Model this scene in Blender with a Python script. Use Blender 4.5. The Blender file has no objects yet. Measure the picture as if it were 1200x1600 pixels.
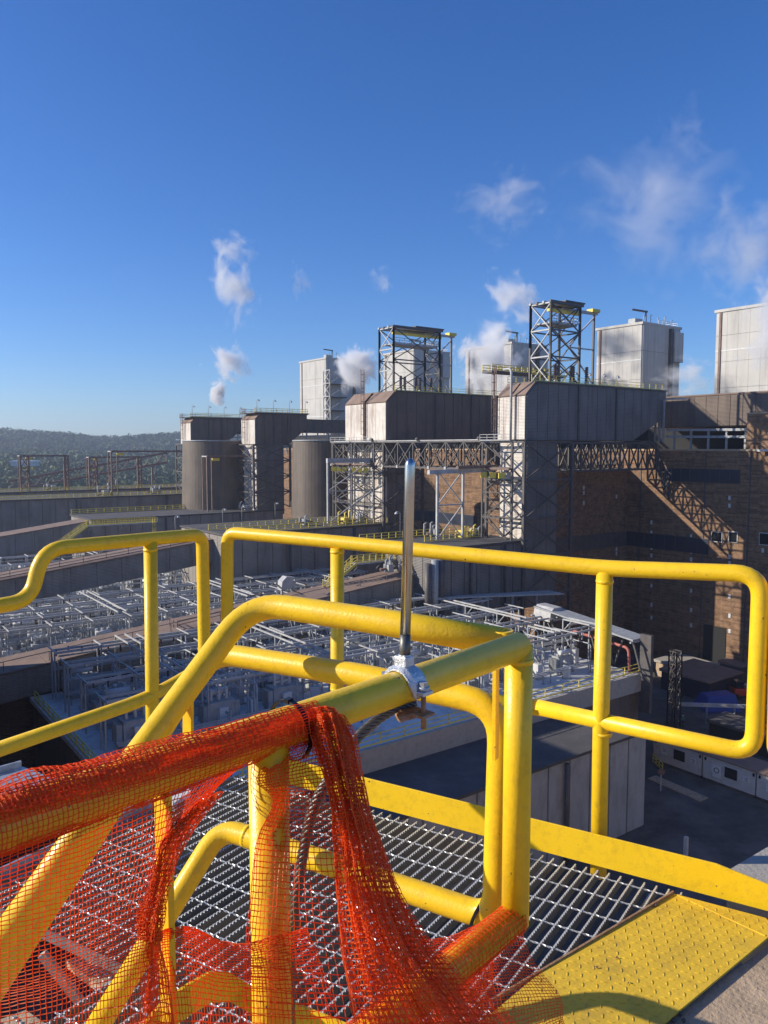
import bpy, math, random
from mathutils import Vector, Matrix, noise
R = math.radians
S = bpy.context.scene
COL = S.collection
H = 42.0                      # eye height above the ground
F = 1220.0                    # focal length in photograph pixels (1200 x 1600)
PITCH = math.atan(100 / F)    # camera looks slightly down

# ---------------------------------------------------------------- camera, world, sun, exposure
cd = bpy.data.cameras.new('camera'); cam = bpy.data.objects.new('camera', cd); COL.objects.link(cam)
cd.sensor_fit = 'VERTICAL'; cd.sensor_height = 36; cd.sensor_width = 27; cd.lens = F / 1600 * 36
cd.clip_start = 0.05; cd.clip_end = 12000
cam.location = (0, 0, H); cam.rotation_euler = (math.pi / 2 - PITCH, 0, 0)
S.camera = cam
SUN_EL = R(24.5)
W = bpy.data.worlds.new('World'); S.world = W; W.use_nodes = True
wn = W.node_tree.nodes; wl = W.node_tree.links
bg = wn['Background']; bg.inputs[1].default_value = 0.093
sky = wn.new('ShaderNodeTexSky'); sky.sky_type = 'NISHITA'; sky.sun_disc = False
sky.sun_elevation = SUN_EL; sky.sun_rotation = R(-90); sky.altitude = 200
sky.air_density = 1.0; sky.dust_density = 0.35; sky.ozone_density = 3.2
hs = wn.new('ShaderNodeHueSaturation'); hs.inputs['Saturation'].default_value = 1.22; hs.inputs['Value'].default_value = 1.0
tn = wn.new('ShaderNodeMixRGB'); tn.blend_type = 'MULTIPLY'; tn.inputs[0].default_value = 1; tn.inputs[2].default_value = (.80, 1.0, 1.42, 1)
wl.new(sky.outputs[0], hs.inputs['Color']); wl.new(hs.outputs[0], tn.inputs[1]); wl.new(tn.outputs[0], bg.inputs[0])
sd = bpy.data.lights.new('sun', 'SUN'); sd.energy = 5.0; sd.angle = R(0.5); sd.color = (1.0, 0.91, 0.77)
sun = bpy.data.objects.new('sun', sd); COL.objects.link(sun)
sun.rotation_euler = Vector((-math.cos(SUN_EL), 0.0, math.sin(SUN_EL))).to_track_quat('Z', 'Y').to_euler()
sun.location = (-30, 0, H + 60)
S.view_settings.view_transform = 'Standard'; S.view_settings.look = 'None'
S.view_settings.exposure = 0.22; S.view_settings.gamma = 1; S.view_settings.use_curve_mapping = False
S.cycles.volume_bounces = 3; S.cycles.max_bounces = 6; S.cycles.transparent_max_bounces = 24
S.cycles.volume_step_rate = 1.0; S.cycles.volume_max_steps = 128

# ---------------------------------------------------------------- geometry of the view
cp, sp = math.cos(PITCH), math.sin(PITCH)
def ray(px, py):
    u, v = (px - 600) / F, (800 - py) / F
    return Vector((u, cp + v * sp, -sp + v * cp))
EYE = Vector((0, 0, H))
def on_z(px, py, z):
    d = ray(px, py); return EYE + d * (z / d.z)
def on_y(px, py, y):
    d = ray(px, py); return EYE + d * (y / d.y)
def on_v(px, py, p0, dr):        # the vertical plane through p0 along dr
    n = Vector((dr[1], -dr[0], 0)); d = ray(px, py)
    return EYE + d * ((Vector(p0) - EYE).dot(n) / d.dot(n))
def dirvp(vx):
    v = Vector((vx - 600, F, 0)); return v.normalized()
NV = Vector((.805, .593, 0)).normalized(); WV = Vector((-NV.y, NV.x, 0)); TH = math.atan2(NV.y, NV.x)
def AB(a, b, z):                 # plant grid: a towards the powerhouse, b along the row of units, z from eye level
    return NV * a + WV * b + Vector((0, 0, z + H))

# ---------------------------------------------------------------- materials
MATS = {}
def mat(name, col, rough=.6, metal=0, var=.12, scale=3, bump=0, bscale=20, dirt=None, dscale=1.2, damt=.5, streak=0, spec=.5, coat=0, coords='Object', rib=None, voronoi=0):
    m = bpy.data.materials.new(name); m.use_nodes = True; MATS[name] = m
    nt = m.node_tree; N = nt.nodes; L = nt.links; P = N['Principled BSDF']
    P.inputs['Roughness'].default_value = rough; P.inputs['Metallic'].default_value = metal
    P.inputs['Specular IOR Level'].default_value = spec; P.inputs['Coat Weight'].default_value = coat
    P.inputs['Coat Roughness'].default_value = .12
    tc = N.new('ShaderNodeTexCoord'); geo = N.new('ShaderNodeNewGeometry')
    src = tc.outputs['Object'] if coords == 'Object' else geo.outputs['Position']
    n1 = N.new('ShaderNodeTexNoise'); n1.inputs['Scale'].default_value = scale; n1.inputs['Detail'].default_value = 6; n1.inputs['Roughness'].default_value = .62
    L.new(src, n1.inputs['Vector'])
    cr = N.new('ShaderNodeValToRGB'); cr.color_ramp.elements[0].position = .3; cr.color_ramp.elements[1].position = .72
    c = Vector(col[:3])
    cr.color_ramp.elements[0].color = (*(c * (1 - var)), 1); cr.color_ramp.elements[1].color = (*[min(1, x * (1 + var)) for x in c], 1)
    L.new(n1.outputs['Fac'], cr.inputs[0]); out = cr.outputs[0]
    if dirt:
        n2 = N.new('ShaderNodeTexNoise'); n2.inputs['Scale'].default_value = dscale; n2.inputs['Detail'].default_value = 8; n2.inputs['Roughness'].default_value = .7
        if streak:
            mp = N.new('ShaderNodeMapping'); mp.inputs['Scale'].default_value = (1, 1, streak); L.new(src, mp.inputs[0]); L.new(mp.outputs[0], n2.inputs['Vector'])
        else: L.new(src, n2.inputs['Vector'])
        r2 = N.new('ShaderNodeValToRGB'); r2.color_ramp.elements[0].position = .48; r2.color_ramp.elements[1].position = .7
        L.new(n2.outputs['Fac'], r2.inputs[0])
        mu = N.new('ShaderNodeMath'); mu.operation = 'MULTIPLY'; mu.inputs[1].default_value = damt; L.new(r2.outputs[0], mu.inputs[0])
        mx = N.new('ShaderNodeMixRGB'); mx.inputs[2].default_value = (*dirt, 1); L.new(mu.outputs[0], mx.inputs[0]); L.new(out, mx.inputs[1]); out = mx.outputs[0]
    L.new(out, P.inputs['Base Color'])
    rr = N.new('ShaderNodeMapRange'); rr.inputs[3].default_value = max(0, rough - .12); rr.inputs[4].default_value = min(1, rough + .12)
    L.new(n1.outputs['Fac'], rr.inputs[0]); L.new(rr.outputs[0], P.inputs['Roughness'])
    hgt = None
    if bump:
        n3 = N.new('ShaderNodeTexNoise'); n3.inputs['Scale'].default_value = bscale; n3.inputs['Detail'].default_value = 5; L.new(src, n3.inputs['Vector'])
        hgt = (n3.outputs['Fac'], bump)
    if rib:                       # fine horizontal ribs of pressed sheet
        w = N.new('ShaderNodeTexWave'); w.bands_direction = 'Z'; w.inputs['Scale'].default_value = rib; w.inputs['Distortion'].default_value = .4; w.inputs['Detail'].default_value = 1
        L.new(geo.outputs['Position'], w.inputs['Vector']); b2 = N.new('ShaderNodeBump'); b2.inputs['Strength'].default_value = .55; b2.inputs['Distance'].default_value = .12
        L.new(w.outputs['Fac'], b2.inputs['Height']); L.new(b2.outputs[0], P.inputs['Normal'])
    if hgt:
        b = N.new('ShaderNodeBump'); b.inputs['Strength'].default_value = hgt[1]; b.inputs['Distance'].default_value = .01 if bscale > 30 else .05
        L.new(hgt[0], b.inputs['Height'])
        if rib: L.new(b2.outputs[0], b.inputs['Normal'])
        L.new(b.outputs[0], P.inputs['Normal'])
    return m
# yellow handrail paint, with chips, grime and fine orange peel
YEL = mat('yellow_paint', (.90, .565, .014), rough=.36, var=.04, scale=5, dirt=(.36, .22, .03), dscale=30, damt=.3, bump=.10, bscale=160, spec=.5)
def chips(m, scale, thr, col):
    N = m.node_tree.nodes; L = m.node_tree.links; P = N['Principled BSDF']; src = P.inputs['Base Color'].links[0].from_socket
    tc = N.new('ShaderNodeTexCoord'); n = N.new('ShaderNodeTexNoise'); n.inputs['Scale'].default_value = scale; n.inputs['Detail'].default_value = 3; n.inputs['Roughness'].default_value = .5; L.new(tc.outputs['Object'], n.inputs['Vector'])
    r = N.new('ShaderNodeValToRGB'); r.color_ramp.elements[0].position = thr; r.color_ramp.elements[1].position = thr + .012; L.new(n.outputs['Fac'], r.inputs[0])
    mx = N.new('ShaderNodeMixRGB'); mx.inputs[2].default_value = (*col, 1); L.new(r.outputs[0], mx.inputs[0]); L.new(src, mx.inputs[1]); L.new(mx.outputs[0], P.inputs['Base Color'])
chips(YEL, 62, .735, (.13, .09, .05))
YPL = mat('yellow_plate_paint', (.80, .51, .035), rough=.55, var=.10, scale=7, dirt=(.28, .19, .05), dscale=9, damt=.5, bump=.12, bscale=120)
YFAR = mat('faded_yellow_paint', (.78, .62, .10), rough=.6, var=.15, scale=1)
GALV = mat('galvanized_steel', (.50, .52, .53), rough=.42, metal=.55, var=.2, scale=30, dirt=(.22, .21, .2), dscale=20, damt=.5)
BARS = mat('grating_bar_side', (.15, .155, .15), rough=.6, metal=.1, var=.3, scale=40)  # dark copy for the bar sides, their shade put into the colour
GLINT = mat('glint_grating_top', (.62, .62, .60), rough=.4, metal=.35, var=.25, scale=50)  # bright copy for the bar tops, sun glints put into the colour
CHROME = mat('polished_steel', (.62, .61, .57), rough=.24, metal=1, var=.1, scale=20, dirt=(.33, .29, .22), dscale=40, damt=.5)
ALU = mat('cast_aluminium', (.62, .63, .64), rough=.42, metal=.7, var=.12, scale=60, bump=.3, bscale=300)
RUST = mat('rusty_steel', (.36, .20, .10), rough=.75, metal=.2, var=.35, scale=60, dirt=(.6, .5, .35), dscale=80, damt=.6, bump=.3, bscale=300)
ROPE = mat('wire_rope_steel', (.15, .145, .13), rough=.45, metal=.7, var=.25, scale=120)
BLACK = mat('black_plastic', (.01, .01, .011), rough=.35, var=.1)
ORANGE = mat('orange_plastic_mesh', (1.0, .21, .035), rough=.4, var=.12, scale=14, spec=.5)
p = ORANGE.node_tree.nodes['Principled BSDF']; p.inputs['Subsurface Weight'].default_value = 0
nt = ORANGE.node_tree; tr = nt.nodes.new('ShaderNodeBsdfTranslucent'); tr.inputs[0].default_value = (1, .21, .02, 1)
ms = nt.nodes.new('ShaderNodeMixShader'); ms.inputs[0].default_value = .6
nt.links.new(p.outputs[0], ms.inputs[1]); nt.links.new(tr.outputs[0], ms.inputs[2]); nt.links.new(ms.outputs[0], nt.nodes['Material Output'].inputs[0])
CONC = mat('weathered_concrete', (.50, .37, .24), rough=.85, var=.18, scale=5, dirt=(.14, .11, .08), dscale=3, damt=.7, bump=.5, bscale=90)
CONCL = mat('pale_concrete', (.42, .39, .34), rough=.85, var=.12, scale=4, dirt=(.2, .18, .15), dscale=2, damt=.5, bump=.4, bscale=60)
PANW = mat('sunlit_duct_panel', (.70, .64, .56), rough=.7, var=.16, scale=.35, dirt=(.30, .20, .14), dscale=.9, damt=.85, streak=.12, coords='W', rib=1.3)  # paler copy of the cladding for end faces, sunlight put into the colour
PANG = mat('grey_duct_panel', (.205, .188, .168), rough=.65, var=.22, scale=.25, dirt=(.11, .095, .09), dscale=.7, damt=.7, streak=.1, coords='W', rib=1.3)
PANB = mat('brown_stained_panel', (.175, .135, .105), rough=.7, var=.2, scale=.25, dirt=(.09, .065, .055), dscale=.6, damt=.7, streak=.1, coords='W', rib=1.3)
PANN = mat('near_block_panel', (.40, .40, .39), rough=.7, var=.12, scale=.4, dirt=(.2, .19, .18), dscale=.8, damt=.6, streak=.3, coords='W')
PANL = mat('weathered_block_panel', (.29, .262, .228), rough=.7, var=.2, scale=.25, dirt=(.14, .11, .09), dscale=.6, damt=.7, streak=.1, coords='W', rib=1.3)
SILO = mat('dark_brown_silo', (.145, .11, .078), rough=.6, var=.25, scale=.2, dirt=(.06, .05, .045), dscale=.8, damt=.7, streak=.06, coords='W')
BOIL = mat('boiler_house_cladding', (.49, .47, .43), rough=.7, var=.10, scale=.2, dirt=(.28, .265, .245), dscale=.5, damt=.75, streak=.08, coords='W')
ROOFB = mat('brown_roofing', (.26, .18, .135), rough=.85, var=.18, scale=.5, dirt=(.12, .085, .065), dscale=.4, damt=.5, coords='W', bump=.3, bscale=3)
ROOFD = mat('dark_roofing', (.085, .08, .078), rough=.9, var=.25, scale=.5, dirt=(.17, .15, .13), dscale=.3, damt=.5, coords='W', bump=.3, bscale=3)
DECK = mat('white_deck_coating', (.66, .66, .64), rough=.75, var=.10, scale=.4, dirt=(.36, .35, .33), dscale=.5, damt=.7, coords='W', bump=.15, bscale=3)
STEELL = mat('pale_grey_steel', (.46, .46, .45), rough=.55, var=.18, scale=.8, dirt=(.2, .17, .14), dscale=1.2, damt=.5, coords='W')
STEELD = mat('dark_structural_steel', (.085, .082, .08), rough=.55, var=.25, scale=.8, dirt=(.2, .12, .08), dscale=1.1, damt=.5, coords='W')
STEELM = mat('grey_equipment_paint', (.37, .385, .385), rough=.5, var=.18, scale=1.5, dirt=(.13, .12, .11), dscale=2, damt=.5, coords='W')
STEELR = mat('rusty_brown_steel', (.20, .13, .10), rough=.75, var=.3, scale=.8, coords='W')
EQW = mat('white_equipment_paint', (.62, .63, .62), rough=.5, var=.1, scale=1, dirt=(.3, .28, .25), dscale=2, damt=.5, coords='W')
INS = mat('brown_porcelain', (.06, .03, .025), rough=.25, var=.2)
ASPH = mat('yard_asphalt', (.085, .08, .073), rough=.9, var=.35, scale=.35, dirt=(.22, .205, .175), dscale=.08, damt=.8, coords='W', bump=.3, bscale=4)
NAVY = mat('dark_blue_panel', (.02, .027, .05), rough=.4, var=.2, scale=.3, coords='W')
BLUE = mat('blue_tarpaulin', (.02, .06, .28), rough=.5, var=.2, coords='W')
REDP = mat('red_machine_paint', (.6, .06, .02), rough=.45, var=.1, coords='W')
PINKP = mat('faded_red_pipe_paint', (.42, .13, .11), rough=.6, var=.2, coords='W')
WHITE = mat('white_siding', (.60, .585, .54), rough=.6, var=.06, scale=.8, dirt=(.35, .31, .26), dscale=1.2, damt=.5, coords='W')
GLASS = mat('dark_window_glass', (.015, .018, .022), rough=.08, var=.1)
SIGN = mat('sign_white', (.75, .75, .72), rough=.5, var=.03)
SKIN = mat('skin', (.45, .27, .19), rough=.6, var=.05); HAIR = mat('white_hard_hat', (.75, .75, .72), rough=.4, var=.03)
SHIRT = mat('green_work_shirt', (.10, .30, .22), rough=.8, var=.1); TROU = mat('dark_trousers', (.03, .04, .06), rough=.85, var=.1)
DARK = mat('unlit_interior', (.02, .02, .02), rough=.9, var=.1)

def brick_mat():
    m = bpy.data.materials.new('tan_brick'); m.use_nodes = True; N = m.node_tree.nodes; L = m.node_tree.links; P = N['Principled BSDF']
    tc = N.new('ShaderNodeTexCoord'); mp = N.new('ShaderNodeMapping'); L.new(tc.outputs['Object'], mp.inputs[0]); mp.inputs['Rotation'].default_value = (R(90), 0, R(90)); 
    sx = N.new('ShaderNodeSeparateXYZ'); L.new(tc.outputs['Object'], sx.inputs[0]); cb = N.new('ShaderNodeCombineXYZ')
    ad = N.new('ShaderNodeMath'); L.new(sx.outputs[0], ad.inputs[0]); L.new(sx.outputs[1], ad.inputs[1]); L.new(ad.outputs[0], cb.inputs[0]); L.new(sx.outputs[2], cb.inputs[1])
    b = N.new('ShaderNodeTexBrick'); b.inputs['Scale'].default_value = 1; b.inputs['Brick Width'].default_value = .9; b.inputs['Row Height'].default_value = .3; b.inputs['Mortar Size'].default_value = .02
    b.inputs['Color1'].default_value = (.27, .165, .098, 1); b.inputs['Color2'].default_value = (.12, .068, .04, 1); b.inputs['Mortar'].default_value = (.27, .2, .145, 1); b.inputs['Bias'].default_value = -.2
    L.new(cb.outputs[0], b.inputs['Vector'])
    n = N.new('ShaderNodeTexNoise'); n.inputs['Scale'].default_value = .9; n.inputs['Detail'].default_value = 9; n.inputs['Roughness'].default_value = .75; L.new(tc.outputs['Object'], n.inputs['Vector'])
    r = N.new('ShaderNodeValToRGB'); r.color_ramp.elements[0].color = (.6, .55, .5, 1); r.color_ramp.elements[0].position = .35; r.color_ramp.elements[1].color = (1.25, 1.2, 1.1, 1); r.color_ramp.elements[1].position = .65
    L.new(n.outputs['Fac'], r.inputs[0]); mx = N.new('ShaderNodeMixRGB'); mx.blend_type = 'MULTIPLY'; mx.inputs[0].default_value = 1; L.new(b.outputs[0], mx.inputs[1]); L.new(r.outputs[0], mx.inputs[2])
    L.new(mx.outputs[0], P.inputs['Base Color']); P.inputs['Roughness'].default_value = .9
    bp = N.new('ShaderNodeBump'); bp.inputs['Strength'].default_value = .6; bp.inputs['Distance'].default_value = .03; L.new(b.outputs['Fac'], bp.inputs['Height']); bp.invert = True; L.new(bp.outputs[0], P.inputs['Normal'])
    return m
BRICK = brick_mat()
def leaf_mat(name, c1, c2):
    m = bpy.data.materials.new(name); m.use_nodes = True; N = m.node_tree.nodes; L = m.node_tree.links; P = N['Principled BSDF']
    g = N.new('ShaderNodeNewGeometry'); n = N.new('ShaderNodeTexNoise'); n.inputs['Scale'].default_value = .06; n.inputs['Detail'].default_value = 8; n.inputs['Roughness'].default_value = .8; L.new(g.outputs['Position'], n.inputs['Vector'])
    r = N.new('ShaderNodeValToRGB'); r.color_ramp.elements[0].color = (*c1, 1); r.color_ramp.elements[1].color = (*c2, 1); r.color_ramp.elements[0].position = .35; r.color_ramp.elements[1].position = .65
    L.new(n.outputs['Fac'], r.inputs[0]); L.new(r.outputs[0], P.inputs['Base Color']); P.inputs['Roughness'].default_value = .8
    return m
LEAF = leaf_mat('woodland_leaves', (.02, .045, .012), (.07, .12, .03))
BARK = mat('bark', (.10, .07, .05), rough=.9)
GRASSM = leaf_mat('hill_ground', (.03, .05, .015), (.07, .09, .03))

# ---------------------------------------------------------------- mesh builder
def wmat(o):
    m = o.matrix_basis.copy(); q = o.parent
    while q: m = q.matrix_basis @ m; q = q.parent
    return m
class MB:
    def __init__(s): s.v = []; s.f = []; s.sm = []
    def quad(s, *ps):
        i = len(s.v); s.v += [Vector(q) for q in ps]; s.f.append(tuple(range(i, i + len(ps)))); s.sm.append(False)
    def hexa(s, c):               # 8 corners: bottom ring 0-3, top ring 4-7
        i = len(s.v); s.v += [Vector(q) for q in c]
        for f in ((0, 3, 2, 1), (4, 5, 6, 7), (0, 1, 5, 4), (1, 2, 6, 5), (2, 3, 7, 6), (3, 0, 4, 7)): s.f.append(tuple(i + k for k in f)); s.sm.append(False)
        return s
    def box(s, x0, x1, y0, y1, z0, z1, fn=None):
        c = [(x0, y0, z0), (x1, y0, z0), (x1, y1, z0), (x0, y1, z0), (x0, y0, z1), (x1, y0, z1), (x1, y1, z1), (x0, y1, z1)]
        if fn: c = [fn(*q) for q in c]
        return s.hexa(c)
    def ab(s, a0, a1, b0, b1, z0, z1): return s.box(a0, a1, b0, b1, z0, z1, AB)
    def bar(s, p, q, w, d=None, up=(0, 0, 1)):
        d = d or w; p = Vector(p); q = Vector(q); t = (q - p).normalized(); up = Vector(up)
        if abs(t.dot(up)) > .98: up = Vector(NV)
        x = t.cross(up).normalized() * w / 2; y = x.cross(t).normalized() * d / 2
        return s.hexa([p - x - y, p + x - y, p + x + y, p - x + y, q - x - y, q + x - y, q + x + y, q - x + y])
    def tube(s, pts, r, n=8, cap=True, smooth=True):
        pts = [Vector(q) for q in pts]; rs = r if isinstance(r, (list, tuple)) else [r] * len(pts)
        t0 = (pts[1] - pts[0]).normalized(); up = Vector((0, 0, 1)) if abs(t0.z) < .9 else Vector((1, 0, 0))
        x = t0.cross(up).normalized(); base = len(s.v)
        for i, q in enumerate(pts):
            t = (pts[min(i + 1, len(pts) - 1)] - pts[max(i - 1, 0)]).normalized()
            x = (x - t * x.dot(t)).normalized(); y = t.cross(x)
            for k in range(n):
                an = 2 * math.pi * k / n; s.v.append(q + (x * math.cos(an) + y * math.sin(an)) * rs[i])
        for i in range(len(pts) - 1):
            for k in range(n):
                a = base + i * n + k; b = base + i * n + (k + 1) % n; s.f.append((a, b, b + n, a + n)); s.sm.append(smooth)
        if cap:
            s.f.append(tuple(base + k for k in reversed(range(n)))); s.sm.append(False)
            e = base + (len(pts) - 1) * n; s.f.append(tuple(e + k for k in range(n))); s.sm.append(False)
        return s
    def prism(s, poly, off):      # extrude a planar polygon
        off = Vector(off); i = len(s.v); n = len(poly); s.v += [Vector(q) for q in poly] + [Vector(q) + off for q in poly]
        s.f.append(tuple(reversed(range(i, i + n)))); s.f.append(tuple(range(i + n, i + 2 * n))); s.sm += [False, False]
        for k in range(n): s.f.append((i + k, i + (k + 1) % n, i + n + (k + 1) % n, i + n + k)); s.sm.append(False)
        return s
    def build(s, name, m, parent=None, local=False, bevel=0):
        me = bpy.data.meshes.new(name); v = s.v
        if parent is not None and not local:
            inv = wmat(parent).inverted(); v = [inv @ q for q in v]
        me.from_pydata([tuple(q) for q in v], [], s.f); me.materials.append(m)
        if any(s.sm): me.polygons.foreach_set('use_smooth', s.sm)
        me.update(); o = bpy.data.objects.new(name, me); COL.objects.link(o)
        if parent is not None: o.parent = parent
        if bevel:
            bv = o.modifiers.new('bevel', 'BEVEL'); bv.width = bevel; bv.segments = 2; bv.limit_method = 'ANGLE'
        return o
UNIT = {}
def beam(parent, name, p, q, w, m, d=None, up=(0, 0, 1)):   # one straight member, mesh data shared between alike ones
    d = d or w; p = Vector(p); q = Vector(q); L = (q - p).length; t = (q - p) / L; up = Vector(up)
    if abs(t.dot(up)) > .98: up = Vector(NV)
    x = t.cross(up).normalized(); y = x.cross(t).normalized()
    me = UNIT.get(m.name)
    if not me:
        b = MB().box(-.5, .5, -.5, .5, 0, 1); tmp = bpy.data.meshes.new(m.name + '_member'); tmp.from_pydata([tuple(v) for v in b.v], [], b.f); tmp.materials.append(m); me = UNIT[m.name] = tmp
    o = bpy.data.objects.new(name, me); COL.objects.link(o)
    M = Matrix(((x.x * w, y.x * d, t.x * L, p.x), (x.y * w, y.y * d, t.y * L, p.y), (x.z * w, y.z * d, t.z * L, p.z), (0, 0, 0, 1)))
    if parent is not None:
        o.parent = parent; M = wmat(parent).inverted() @ M
    o.matrix_basis = M
    return o
def thing(name, label, cat, loc, rz=0, group=None):
    o = bpy.data.objects.new(name, None); COL.objects.link(o); o.empty_display_size = .2
    o.location = loc; o.rotation_euler = (0, 0, rz); o['label'] = label; o['category'] = cat
    if group: o['group'] = group
    return o
def struct(o): o['kind'] = 'structure'; return o
def stuff(o, label=None, cat=None):
    o['kind'] = 'stuff'
    if label: o['label'] = label; o['category'] = cat
    return o
def tag(o, label, cat, group=None):
    o['label'] = label; o['category'] = cat
    if group: o['group'] = group
    return o
def copy_tree(o, parent=None):
    c = o.copy(); COL.objects.link(c)
    if parent: c.parent = parent
    for ch in list(KIDS.get(o.name, [])):
        copy_tree(ch, c)
    return c
KIDS = {}
def remember(root):
    KIDS.clear()
    for o in bpy.data.objects:
        if o.parent: KIDS.setdefault(o.parent.name, []).append(o)
ORD = ['first', 'second', 'third', 'fourth', 'fifth', 'sixth', 'seventh', 'eighth', 'ninth', 'tenth', 'eleventh', 'twelfth', 'thirteenth', 'fourteenth']
def fillet(pts, r, n=7):
    pts = [Vector(q) for q in pts]; out = [pts[0]]
    for i in range(1, len(pts) - 1):
        a, b, c = pts[i - 1], pts[i], pts[i + 1]; u = (a - b); v = (c - b); rr = r[i - 1] if isinstance(r, (list, tuple)) else r
        ang = u.angle(v); cut = min(rr / math.tan(ang / 2), u.length * .48, v.length * .48)
        p0 = b + u.normalized() * cut; p1 = b + v.normalized() * cut
        for k in range(n + 1):
            t = k / n; out.append(p0 * (1 - t) ** 2 + b * 2 * t * (1 - t) + p1 * t * t)
    out.append(pts[-1]); return out
# ================================================================ SETTING
g = MB(); nseg = 48
for i in range(nseg):
    a0, a1 = 2 * math.pi * i / nseg, 2 * math.pi * (i + 1) / nseg
    for r0, r1 in ((0, 300), (300, 900), (900, 2900)):
        if r0 == 0: g.quad((0, 0, 0), (r1 * math.cos(a0), r1 * math.sin(a0), 0), (r1 * math.cos(a1), r1 * math.sin(a1), 0))
        else: g.quad((r0 * math.cos(a0), r0 * math.sin(a0), 0), (r1 * math.cos(a0), r1 * math.sin(a0), 0), (r1 * math.cos(a1), r1 * math.sin(a1), 0), (r0 * math.cos(a1), r0 * math.sin(a1), 0))
struct(g.build('ground', ASPH))
# hills beyond the river valley
def hill_z(x, y):
    d = math.hypot(x, y)
    t = max(0, min(1, (d - 480) / 900)); far = 20 * t * t * (3 - 2 * t)
    t2 = max(0, min(1, (d - 1350) / 500)); far += 38 * t2 * t2 * (3 - 2 * t2)
    ang = math.degrees(math.atan2(x, y))
    ridge = 1 + .10 * noise.noise(Vector((ang * .12, 3.3, 0))) + .12 * math.exp(-((ang + 27) / 6) ** 2) - .12 * math.exp(-((ang + 19) / 2.6) ** 2)
    return far * ridge + noise.noise(Vector((x * .006, y * .006, 1))) * 5 * t
hm = MB(); rings = [440 + 60 * k for k in range(26)] + [2100, 2300, 2500]; angs = [R(-62 + 2.0 * k) for k in range(62)]
hv = [[(r_ * math.sin(t_), r_ * math.cos(t_), max(.05, hill_z(r_ * math.sin(t_), r_ * math.cos(t_))) + .3) for t_ in angs] for r_ in rings]
for i in range(len(rings) - 1):
    for j in range(len(angs) - 1): hm.quad(hv[i][j], hv[i][j + 1], hv[i + 1][j + 1], hv[i + 1][j])
struct(hm.build('hills', GRASSM))
# woodland: leafy crowns as clumps of small faces, one mass far off
rg = random.Random(5)
cv = []; cf = []
def crown(x, y, z, r, n):
    for _ in range(n):
        u_, v_, w_ = rg.gauss(0, 1), rg.gauss(0, 1), rg.gauss(0, 1); l = math.sqrt(u_ * u_ + v_ * v_ + w_ * w_) or 1
        rad = r * (.75 + .3 * rg.random()); px_, py_, pz_ = x + u_ / l * rad, y + v_ / l * rad, z + abs(w_) / l * rad * 1.15 - r * .1
        s_ = r * rg.uniform(.22, .42); i = len(cv)
        for k in range(3): cv.append((px_ + rg.uniform(-s_, s_), py_ + rg.uniform(-s_, s_), pz_ + rg.uniform(-s_, s_)))
        cf.append((i, i + 1, i + 2))
n_ = 0
while n_ < 5200:
    ang = R(rg.uniform(-33, -10)); d = 440 + (rg.random() ** 1.15) * 1560
    x, y = d * math.sin(ang), d * math.cos(ang)
    if abs(ang + R(25.4)) < R(2.2) and 560 < d < 700 : continue
    r_ = rg.uniform(5, 9) * (1 if d < 900 else 1.25); crown(x, y, hill_z(x, y) + r_ * .7, r_, 64 if d < 1100 else 44); n_ += 1
me = bpy.data.meshes.new('woodland'); me.from_pydata(cv, [], cf); me.materials.append(LEAF); wo = bpy.data.objects.new('woodland', me); COL.objects.link(wo)
stuff(wo, 'dense green woodland covering the far hills at left', 'woodland')
# a white long shed among the trees
wb = thing('warehouse', 'long low white warehouse among the trees below the hills', 'building', on_y(33, 735, 600))
c = on_y(33, 733, 600); zt = on_y(33, 720, 600).z
MB().box(c.x - 8, c.x + 9, 600, 612, zt - 4, zt - 1).build('wall', WHITE, wb); MB().box(c.x - 8.6, c.x + 9.6, 599.4, 612.6, zt - 1, zt).build('roof', SIGN, wb)

# ---------------------------------------------------------------- helpers for the plant
def panels_b(parent, a0, a1, b, z0, z1, w, m, th=.14, gap=.10, ztop=None, zbot=None, name='panel'):
    """vertical cladding panels standing proud of the plane b (towards the viewer), each an object"""
    n = max(1, round((a1 - a0) / w)); w = (a1 - a0) / n
    for i in range(n):
        x0, x1 = a0 + i * w + gap / 2, a0 + (i + 1) * w - gap / 2
        if ztop is None and zbot is None:
            beam(parent, name, AB((x0 + x1) / 2, b - th / 2, z0), AB((x0 + x1) / 2, b - th / 2, z1), x1 - x0, m, th, up=WV)
        else:
            t0 = ztop(x0) if ztop else z1; t1 = ztop(x1) if ztop else z1; q0 = zbot(x0) if zbot else z0; q1 = zbot(x1) if zbot else z0
            MB().hexa([AB(x0, b - th, q0), AB(x1, b - th, q1), AB(x1, b, q1), AB(x0, b, q0), AB(x0, b - th, t0), AB(x1, b - th, t1), AB(x1, b, t1), AB(x0, b, t0)]).build(name, m, parent)
def panels_a(parent, a, b0, b1, z0, z1, w, m, th=.14, gap=.10, rows=1):
    n = max(1, round((b1 - b0) / w)); w = (b1 - b0) / n
    for i in range(n):
        for k in range(rows):
            q0 = z0 + (z1 - z0) * k / rows + .05; q1 = z0 + (z1 - z0) * (k + 1) / rows - .05
            c = b0 + (i + .5) * w; beam(parent, 'panel', AB(a - th / 2, c, q0), AB(a - th / 2, c, q1), w - gap, m, th, up=NV)
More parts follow.
